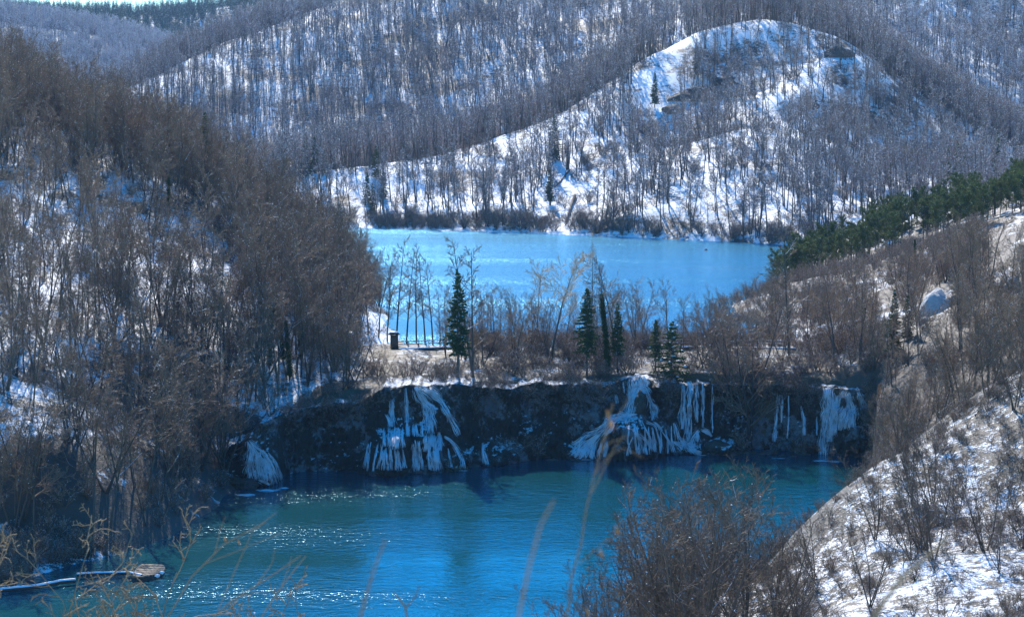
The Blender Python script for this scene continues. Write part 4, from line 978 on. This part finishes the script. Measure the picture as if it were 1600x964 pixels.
for px, top, d in ((418, 462, 306), (440, 468, 310), (468, 475, 312), (374, 338, 372), (264, 268, 385), (320, 360, 372), (450, 492, 304)):
    p_, h_ = stand(px, top, d, 'A'); plant('ivy_tree', P_ivy[px % 3], (p_[0], p_[1], p_[2] - .1), min(h_, 17) / 14, px, 'ivy-clad tree among the bare trees of the wooded hillside', 'tree', 'ivy-clad trees of the wooded hillside')
for px, top, d in ((1352, 455, 335), (1430, 360, 420)):
    p_, h_ = stand(px, top, d, 'C'); plant('ivy_tree', P_ivy[px % 3], (p_[0], p_[1], p_[2] - .1), min(h_, 12) / 15, px, 'ivy-clad tree among brown trees of the slope under the pines', 'tree', 'ivy-clad trees of the brown slope')

for k in range(80):                                                # thin saplings standing out of the brush
    px = rng.uniform(695, 1235); d = rng.uniform(318, 350); p = on(px, 0, d, 'BC'); m = int(rng.integers(0, 9)); h = rng.uniform(4.0, 10.5)
    plant('bare_tree', P_brown[m], p, h / P_nearh[m], rng.random() * 6, 'slender leafless sapling on the dam behind ' + ['the fan-shaped waterfall', 'the dark cliff past the trickle', 'the forked waterfall', 'the curtain waterfall', 'the grey cliff patch'][int(np.searchsorted([735, 900, 1045, 1150], px))], 'tree', 'saplings on the natural dam')

# shrubs of the dam, one by one
sh, shp = scatter('B', 900, (-0.115, 0.185), (296, 352), 3.4, -1.6, [[(560, 515), (735, 520), (735, 584), (560, 584)], [(400, 590), (590, 590), (590, 660), (400, 660)]], lambda a, b, x, y: np.where((y > 316) & (y < 337) & (a > 990) & (a < 1260), 0.45, 1.0), seed=21, top=False)
DAMSPOT = ['the snowy bench', 'the fan-shaped waterfall', 'the dark cliff past the trickle', 'the forked waterfall', 'the curtain waterfall', 'the grey cliff patch', 'the bright broad waterfall']
sh = sh[np.argsort(sh[:, 1])]; sel = rng.permutation(len(sh))[:185]
for j in sel:
    x, y, z, h = sh[j]; m = rng.integers(0, 5)
    plant('shrub', P_shrub[m], (x, y, z), h * rng.uniform(0.8, 1.4) / 3.6, rng.random() * 6, ('big' if h > 3.5 else 'small') + ' leafless shrub ' + ('at the rim ' if y < 316 else 'by the boardwalk ' if y > 328 else 'halfway across the dam ') + 'behind ' + DAMSPOT[int(np.searchsorted([560, 735, 900, 1045, 1150, 1265], 800 + F * x / y))], 'shrub', 'shrubs on the natural dam')
mass('dam_brush', sh[np.setdiff1d(np.arange(len(sh)), sel)], C_shrub, 3.6, 'tangle of low leafless brush covering the dam between the lakes', 5, 10, 'undergrowth')
# brush hanging on the cliff rim and ledges
hb = []
for k in range(740):
    px = rng.uniform(440, 1400) if k < 600 else rng.uniform(1180, 1400)
    if any(a < px < b for a, b in ((585, 728), (975, 1025), (1060, 1118), (1280, 1352))) : continue
    t = 1 - abs(rng.normal(0, 0.16)); py = cbpy(px) + (ctpy(px) - cbpy(px)) * t
    p = P(px, py, float(cliffD(px, py)) + 0.15)
    if t > 0.93: p[1] += rng.uniform(0, 6); p[2] = max(p[2], float(ground(np.array(p[0]), np.array(p[1]), 'ABC')))
    hb.append([*p, rng.uniform(1.0, 3.0)])
for k in range(70):                                                # brush where the cliff runs into the brown slope
    px = rng.normal(1378, 14); py = rng.uniform(630, 720); d_ = float(cliffD(px, py)) - rng.uniform(0, 2.5); hb.append([*P(px, py, d_), rng.uniform(1.0, 2.6)])
mass('cliff_brush', np.array(hb), C_shrub, 3.6, 'dark brush overhanging the rim of the cliff', 5, 11, 'undergrowth', 0.5)
def bush(px, py, d, s, label, z=None, parts=None, m=0, rz=0.0):
    p = P(px, py, d); plant('shrub', (parts or P_shrub)[m], tuple(p), s, rz, label, 'shrub')
bush(805, 716, 299, 1.15, 'bare tan bush at the cliff foot between the trickle and the forked waterfall', m=1)
bush(838, 716, 301, 1.35, 'wide bare bush spreading over the cliff foot beside the tan bush', m=2)
bush(703, 728, 291, 0.55, 'small bare sapling on the yellow tussock below the fan waterfall', m=3)
bush(1160, 706, 307, 1.2, 'dark bare bush beside the mossy block at the curtain waterfall', m=4)
bush(1250, 712, 306, 1.0, 'bare bush at the cliff foot below the thread-like waterfall', m=0)
tv, tt = leaf_tris(np.random.default_rng(2).normal(0, 1, (500, 3)) * np.array([1.1, 0.5, 0.25]), np.random.default_rng(3).normal(0, 1, (500, 3)) * np.array([1, 1, .7]), np.full(500, 0.6), np.full(500, 0.05), np.random.default_rng(4))
tp_ = P(700, 733, D(733, -11.8))
obj('grass_tussock', mesh_np('grass_tussock', tv, None, tt, [M['moss']]), label='yellow dry grass tussock at the waterline under the fan waterfall', cat='grass', loc=tuple(tp_))

# ------------------------------------------------------------------ near slope: thickets one by one
nt_, ntp = scatter('D', 2600, (-0.02, 0.29), (74, 150), 5.5, -11, [], None, seed=22, top=False)
ntp_ok = rng.permutation(len(nt_))
cnt = 0
for j in ntp_ok:
    x, y, z, h = nt_[j]; px, py = ntp[j]
    tpx, tpy = proj(np.array([x, y, z + h * 1.4]))
    if (tpy < 715 and 1000 < tpx < 1354) or px < 775 or tpy < np.interp(tpx, [760, 900, 1000, 1100, 1180], [905, 835, 775, 715, 0]): continue
    if py < 1120 and cnt < 74:
        dens = np.interp(px, [1000, 1180, 1300, 1600], [0.55, 0.5, 0.28, 0.25])
        if py < 780 and px > 1300: dens *= 0.5
        if rng.random() > dens: continue
        cnt += 1; m = rng.integers(0, 6)
        plant('thicket_tree', P_thick[m], (x, y, z), h / 6 * rng.uniform(0.75, 1.5) * float(np.interp(px, [1150, 1300], [1.0, 0.62])), rng.random() * 6, ('tall' if h > 6 else 'short') + ' many-stemmed bare tree ' + ('in the thicket screening the lower lake' if px < 1080 else 'at the water-side edge of the near snowy slope' if px < 1300 else 'on open snow high on the near slope' if py < 830 else 'on open snow low on the near slope'), 'tree', 'small trees on the near snowy slope', tilt=(rng.normal(0, .1), rng.normal(-0.12, .12)))
nb_, nbp = scatter('D', 9000, (-0.02, 0.29), (74, 130), 1.1, -11, [], lambda a, b, x, y: 0.1 + 0.8 * np.clip(vnoise(x / 5, y / 5) * 2, 0, 1), seed=23, top=False)
nb_[:, 3] *= 0.7
mass('near_slope_brush', nb_, C_shrub, 3.6, 'low twiggy brush scattered through the snow of the near slope', 5, 12, 'undergrowth', 0.2)

# ------------------------------------------------------------------ hut, boardwalk, sign, buoy, logs
hx, hy, hz = on(615, 0, 336, 'B')
hut = empty('hut', (hx, hy, hz), 'small brown wooden kiosk hut with snow on its wide roof', 'hut')
hut.rotation_euler.z = 0.15
for sx in (-0.55, 0.55):
    for sy in (-0.45, 0.45): obj('post', MB().box((sx, sy, 1.2), (0.12, 0.12, 2.7)).mesh('post', M['wood_dark']), hut)
for k in range(7): obj('plank', MB().box((-0.48 + 0.16 * k, -0.40, 1.2), (0.145, 0.05, 2.3)).mesh('plank', M['wood']), hut)
for sx in (-0.52, 0.52): obj('side_wall', MB().box((sx, 0, 1.2), (0.05, 0.78, 2.3)).mesh('side_wall', M['wood']), hut)
obj('back_wall', MB().box((0, 0.41, 1.2), (1.0, 0.05, 2.3)).mesh('back_wall', M['wood']), hut)
rf = obj('roof', MB().box((0, 0, 2.68), (2.0, 1.7, 0.36), taper=0.55).mesh('roof', M['wood_dark']), hut)
obj('snow_cap', MB().box((0, 0, 2.90), (1.45, 1.2, 0.16), taper=0.75).mesh('snow_cap', M['snow'], True), rf)
def boardwalk(px0, px1, d0, d1, zdeck, label, rail=True):
    a = np.array([(px0 - 800) / F * d0, d0, zdeck]); b = np.array([(px1 - 800) / F * d1, d1, zdeck]); L = np.linalg.norm(b - a); rz = math.atan2(b[1] - a[1], b[0] - a[0])
    o = empty('boardwalk', a, label, 'boardwalk', rz=rz)
    o['group'] = 'boardwalks along the dam'
    n = int(L / 0.3)
    me = MB().box((0, 0, 0), (0.28, 1.5, 0.07)).mesh('plank', M['wood'])
    for k in range(n): obj('plank', me, o, loc=(0.15 + k * 0.3, 0, 0.0))
    for s in (-0.6, 0.6): obj('beam', MB().box((L / 2, s, -0.12), (L, 0.12, 0.16)).mesh('beam', M['wood_dark']), o)
    V = []; ns = max(8, int(L * 2)); xs = np.linspace(0, L, ns)
    for j, yy in enumerate((-0.72, -0.5, 0, 0.5, 0.72)): V.append(np.stack([xs, 0 * xs + yy, 0.045 + (0.10 if 0 < j < 4 else 0) + 0.05 * vnoise(xs * 1.3, xs * 0 + j)], -1))
    V = np.stack(V, 1); i = np.arange(ns - 1)[:, None] * 5 + np.arange(4)[None]
    obj('snow_cover', mesh_np('snow_cover', V, np.stack([i, i + 5, i + 6, i + 1], -1).reshape(-1, 4), mats=[M['snow']], smooth=True), o)
    pm = MB().box((0, 0, 0.1), (0.11, 0.11, 2.2)).mesh('post', M['wood_dark'])
    if rail:
        for k in range(int(L / 1.8) + 1): obj('post', pm, o, loc=(k * 1.8, 0.68, 0.0))
        for zz in (0.65, 1.1):
            r_ = obj('rail', MB().box((L / 2, 0.68, zz), (L + 0.3, 0.07, 0.09)).mesh('rail', M['wood']), o)
            obj('snow_cap', MB().box((L / 2, 0.68, zz + 0.08), (L + 0.2, 0.08, 0.06)).mesh('snow_cap', M['snow']), r_)
boardwalk(622, 705, 335, 338, 0.75, 'snow-covered boardwalk with railing running from the small hut')
boardwalk(1000, 1085, 336, 337, 0.85, 'snow-covered boardwalk with railing behind the two small spruces')
boardwalk(1160, 1246, 336, 335, 0.85, 'snow-covered boardwalk with railing leading to the snowy path bank')
sx_, sy_, sz_ = on(546, 0, 335, 'AB')
sg = empty('notice_board', (sx_, sy_, sz_), 'small wooden notice board under a steep snowy roof beside bare trees', 'sign')
for q in (-0.5, 0.5): obj('post', MB().box((q, 0, 1.1), (0.1, 0.1, 2.4)).mesh('post', M['wood_dark']), sg)
obj('panel', MB().box((0, -0.03, 1.35), (0.95, 0.06, 0.9)).mesh('panel', M['wood_dark']), sg)
rf = obj('roof', MB().box((0, -0.1, 2.3), (1.6, 0.08, 0.9), rx=-0.8).mesh('roof', M['wood_dark']), sg)
obj('snow_cap', MB().box((0, -0.16, 2.36), (1.5, 0.1, 0.85), rx=-0.8).mesh('snow_cap', M['snow']), rf)
# snowy path bank and the clearing behind the hut: smooth snow laid on the slope
def snow_patch(name, poly, hill, label_kind='structure', lift=0.22, dr=(300, 400)):
    xs, ys = np.meshgrid(np.linspace(-30, 60, 361), np.linspace(dr[0], dr[1], 401)); z = HILLS[hill].z(xs, ys)
    px, py = proj(np.stack([xs, ys, z], -1)); ins = inpoly(px.ravel(), py.ravel(), poly).reshape(px.shape)
    idx = -np.ones(px.shape, int); V = []; Q = []
    for r in range(px.shape[0] - 1):
        for c in np.nonzero(ins[r])[0]:
            if c + 1 >= px.shape[1]: continue
            f = []
            for rr, cc in ((r, c), (r, c + 1), (r + 1, c + 1), (r + 1, c)):
                if idx[rr, cc] < 0:
                    idx[rr, cc] = len(V); V.append([xs[rr, cc], ys[rr, cc], z[rr, cc] + (lift if ins[rr, cc] else -0.15)])
                f.append(idx[rr, cc])
            Q.append(f)
    if Q: obj(name, mesh_np(name, V, Q, mats=[M['snow']], smooth=True), kind='structure')
snow_patch('snowy_path', [(1234, 520), (1292, 510), (1293, 522), (1262, 530), (1262, 548), (1240, 540)], 'C')
snow_patch('snow_clearing', [(575, 488), (600, 492), (642, 514), (640, 535), (600, 548), (580, 530)], 'A')
stx = on(1260, 0, 349, 'C')
st_o = empty('stump', stx, 'dark broken tree stump standing on the snowy path bank', 'stump')
obj('stem', MB().tube([(0, 0, -0.1), (0.02, 0, 0.45), (0.03, 0, 0.8), (0.0, 0, 1.15)], [0.42, 0.34, 0.22, 0.06], 8).mesh('stem', M['wood_dark']), st_o)
obj('root', MB().tube([(0, 0, 0.25), (0.4, -0.1, 0.05), (0.7, -0.15, -0.15)], [0.16, 0.12, 0.05], 6).mesh('root', M['wood_dark']), st_o)
bp = P(1103, 391, D(391, 0.0))
bu = empty('buoy', bp, 'tiny red and white buoy floating on the upper lake', 'buoy')
obj('float', rock_mesh('float', 0.5, 55, M['red'], (1, 1, 0.8), 0.02), bu)
obj('cap', MB().tube([(0, 0, 0.3), (0, 0, 0.6), (0, 0, 0.75)], [0.25, 0.2, 0.05], 8).mesh('cap', M['snow']), bu)
def log(pa, pb, da, db, r, label):
    a = np.array(on(pa, 0, da, 'E')); b = np.array(on(pb, 0, db, 'E'))
    a[2] += r * 1.2; b[2] += r * 1.2; d = b - a
    o = empty('fallen_tree', a, label, 'log')
    mid = [d * t + np.array([0, 0, 0.15 * math.sin(t * 6)]) for t in np.linspace(0, 1, 6)]
    obj('trunk', MB().tube(mid, np.linspace(r, r * 0.5, 6), 7).mesh('trunk', M['wood_dark'], True), o)
    for k in range(3):
        q = d * (0.55 + 0.15 * k); obj('branch', MB().tube([q, q + d * 0.12 + np.array([0, 0, 1.2 + k * .3])], [r * 0.4, r * 0.1], 5).mesh('branch', M['wood_dark']), o)
log(898, 884, 740, 702, 0.55, 'fallen dark trunk lying down the snow just above the far shore')
log(890, 868, 775, 757, 0.4, 'fallen trunk slanting across the snow below a broken snag')
sx_, sy_, sz_ = on(887, 0, 778, 'E')
sn = empty('snag', (sx_, sy_, sz_), 'dead broken snag with two bare prongs on the snowy slope', 'snag')
obj('stem', MB().tube([(0, 0, -0.3), (0.1, 0, 4), (0, 0, 8), (0.2, 0, 10.5)], [0.6, 0.5, 0.4, 0.15], 7).mesh('stem', M['wood_dark'], True), sn)
obj('prong', MB().tube([(0, 0, 4), (-1.0, 0, 7), (-1.2, 0, 10)], [0.35, 0.28, 0.1], 6).mesh('prong', M['wood_dark'], True), sn)
# snow-topped log walk and the plank landing at the lower lake's bank
def plat():
    c = P(232, 892, D(892, -11.5)); o = empty('landing', (c[0], c[1], -11.55), 'rounded sandy-brown wooden landing at the waterline of the lower lake', 'landing')
    o.scale = (0.72, 0.72, 0.9)
    for k in range(16):
        yy = -3.6 + k * 0.55; w = 2.9 * math.sqrt(max(0.05, 1 - ((yy - 1.2) / 5.2) ** 2))
        obj('plank', MB().box((0.0 - (2.9 - w) * 0.5, yy, 0.02 * (k % 3)), (w * 1.55, 0.5, 0.12), rz=-0.12).mesh('plank', M['wood']), o)
    obj('base', MB().box((-0.4, 0.2, -0.6), (3.6, 7.2, 1.05), rz=-0.05, taper=0.95).mesh('base', M['wood_dark']), o)
    for q in ((1.9, -3.2), (2.2, -1.0)): obj('snow_lump', rock_mesh('snow_lump', 0.3, q[0], M['snow'], (1.4, 1, 0.7), 0.3, 2), o, loc=(q[0], q[1], 0.05))
plat()
def snowlog(pts, r, label):
    pts = [P(a, b, D(b, -11.6)) for a, b in pts]; o = empty('snowy_log', pts[0], label, 'log'); pts = np.array(pts) - pts[0]
    obj('trunk', MB().tube(pts, np.full(len(pts), r), 7).mesh('trunk', M['wood_dark'], True), o)
    obj('snow_cover', MB().tube(pts + np.array([0, 0, r * 0.6]), np.full(len(pts), r * 0.75), 6).mesh('snow_cover', M['snow'], True), o)
snowlog([(-20, 924), (20, 920), (60, 916), (95, 909), (118, 907)], 0.24, 'snow-topped log lying along the dark bank of the lower lake')
snowlog([(120, 898), (150, 896), (200, 895), (222, 900)], 0.2, 'shorter snow-topped log leading to the wooden landing')

# ------------------------------------------------------------------ twigs close to the camera
def dground(x, y): return float(hD.z(np.array(float(x)), np.array(float(y))))
near_sh = [tree_shape(500 + i, 3.2, 0.024, 6, (8, 6, 4), (9, 6, 5, 4), 0.2, (0.9, 0.9, 0.9), (0.42, 0.45, 0.4), rmin=0.0042, snow=10, snr=0.01, line=0.0, spread=0.5, wig=(0.12, 0.22, 0.28, 0.3), trop=(0.02, 0.03, 0.02, 0.0)) for i in range(3)]
P_nsh = [plant_meshes(t, 'dry_bush', 'twig_dry', 'twig_dry') for t in near_sh]
for px, top, d, m, lab in ((40, 850, 15, 0, 'tangled tan bare bush close by, over the dark bank and snowy log'), (165, 800, 17, 1, 'taller tan bare bush with a pale upright stem over the wooden landing'), (300, 860, 14, 2, 'spreading tan bare bush in front of the dark edge of the lower lake')):
    x = (px - 800) / F * d; zg = dground(x, d); zt = P(px, top, d)[2]
    plant('dry_bush', P_nsh[m], (x, d, zg - 0.05), (zt - zg) / 2.9, 1.3 * m, lab, 'bush')
def stalk(pts, d, r, label, leaves=(), side=()):
    pts = [P(a, b, d) for a, b in pts]
    g = pts[0].copy(); g[2] = dground(g[0], d) - 0.03; pts = [g] + pts; base = g.copy()
    o = empty('dry_stalk', base, label, 'twig')
    q = np.array(pts) - base; n = len(q)
    obj('stem', MB().tube(q, np.linspace(r, r * 0.45, n), 6).mesh('stem', M['twig_dry'], True), o)
    for s in side:
        sp = np.array([P(a, b, d + 0.05) for a, b in s]) - base; obj('side_twig', MB().tube(sp, np.linspace(r * 0.5, r * 0.25, len(sp)), 5).mesh('side_twig', M['twig_dry'], True), o)
    for (a, b) in leaves:
        c = P(a, b, d) - base; v, t = leaf_tris(np.array([c]), np.array([[0.3, 0.1, -1.0]]), np.array([0.028]), np.array([0.007]), np.random.default_rng(int(a)))
        obj('leaf', mesh_np('leaf', v, None, t, [M['leaf']]), o)
stalk([(886, 975), (893, 900), (908, 850), (915, 800), (928, 745), (940, 700), (958, 630)], 4.2, 0.0024, 'tall blurred dry stalk with a few tan leaves rising before the water', [(962, 820), (938, 857), (915, 948), (948, 640), (952, 655)],
      [[(925, 770), (940, 740), (960, 700), (975, 680)], [(930, 740), (950, 712), (975, 700), (1005, 715)], [(936, 705), (955, 690), (982, 682)], [(940, 695), (958, 660), (985, 620)], [(905, 880), (940, 850), (965, 835)]])
stalk([(560, 975), (572, 930), (586, 885), (602, 842)], 3.2, 0.003, 'blurred straight grey twig tip standing before the blue water')
stalk([(808, 975), (828, 880), (845, 820), (866, 780)], 2.6, 0.0025, 'faint blurred twig leaning beside the tall dry stalk')
stalk([(1350, 985), (1410, 900), (1445, 873), (1482, 838)], 3.0, 0.0045, 'thick blurred tan twig slanting before the snowy near slope')
stalk([(640, 980), (632, 945), (615, 925)], 6.0, 0.005, 'small forked grey twig at the water edge of view', (), [[(634, 950), (650, 930), (655, 915)]])
stalk([(310, 985), (360, 940), (415, 905), (470, 868)], 7.0, 0.0036, 'long arching tan twig with side shoots over the lower lake', (), [[(372, 932), (400, 925), (450, 920)], [(400, 915), (425, 880), (430, 855)], [(340, 955), (372, 880), (395, 830), (432, 800)]])
stalk([(395, 985), (430, 930), (460, 890), (478, 868)], 7.5, 0.0034, 'thin arching grey twig crossing the lower lake beside a longer one', (), [[(440, 915), (452, 885), (455, 868)]])
stalk([(250, 985), (300, 900), (350, 850), (415, 815)], 7.8, 0.0036, 'branching tan twig reaching up over the teal water', [(350, 838), (372, 842)], [[(320, 880), (372, 860), (440, 832)], [(335, 866), (345, 825), (352, 806)]])

# ------------------------------------------------------------------ haze: even air round everything
hzm = bpy.data.materials.new('air'); hzm.use_nodes = True
hn = hzm.node_tree; hn.nodes.clear()
ho = hn.nodes.new('ShaderNodeOutputMaterial'); hv = hn.nodes.new('ShaderNodeVolumePrincipled')
hv.inputs['Color'].default_value = (0.38, 0.62, 1.0, 1); hv.inputs['Density'].default_value = 0.000065; hv.inputs['Anisotropy'].default_value = 0.0
hn.links.new(hv.outputs[0], ho.inputs['Volume'])
hz = obj('haze', MB().box((0, 1450, 110), (6100, 3760, 270)).mesh('haze', hzm), kind='stuff', label='thin blue winter haze filling the valley air')
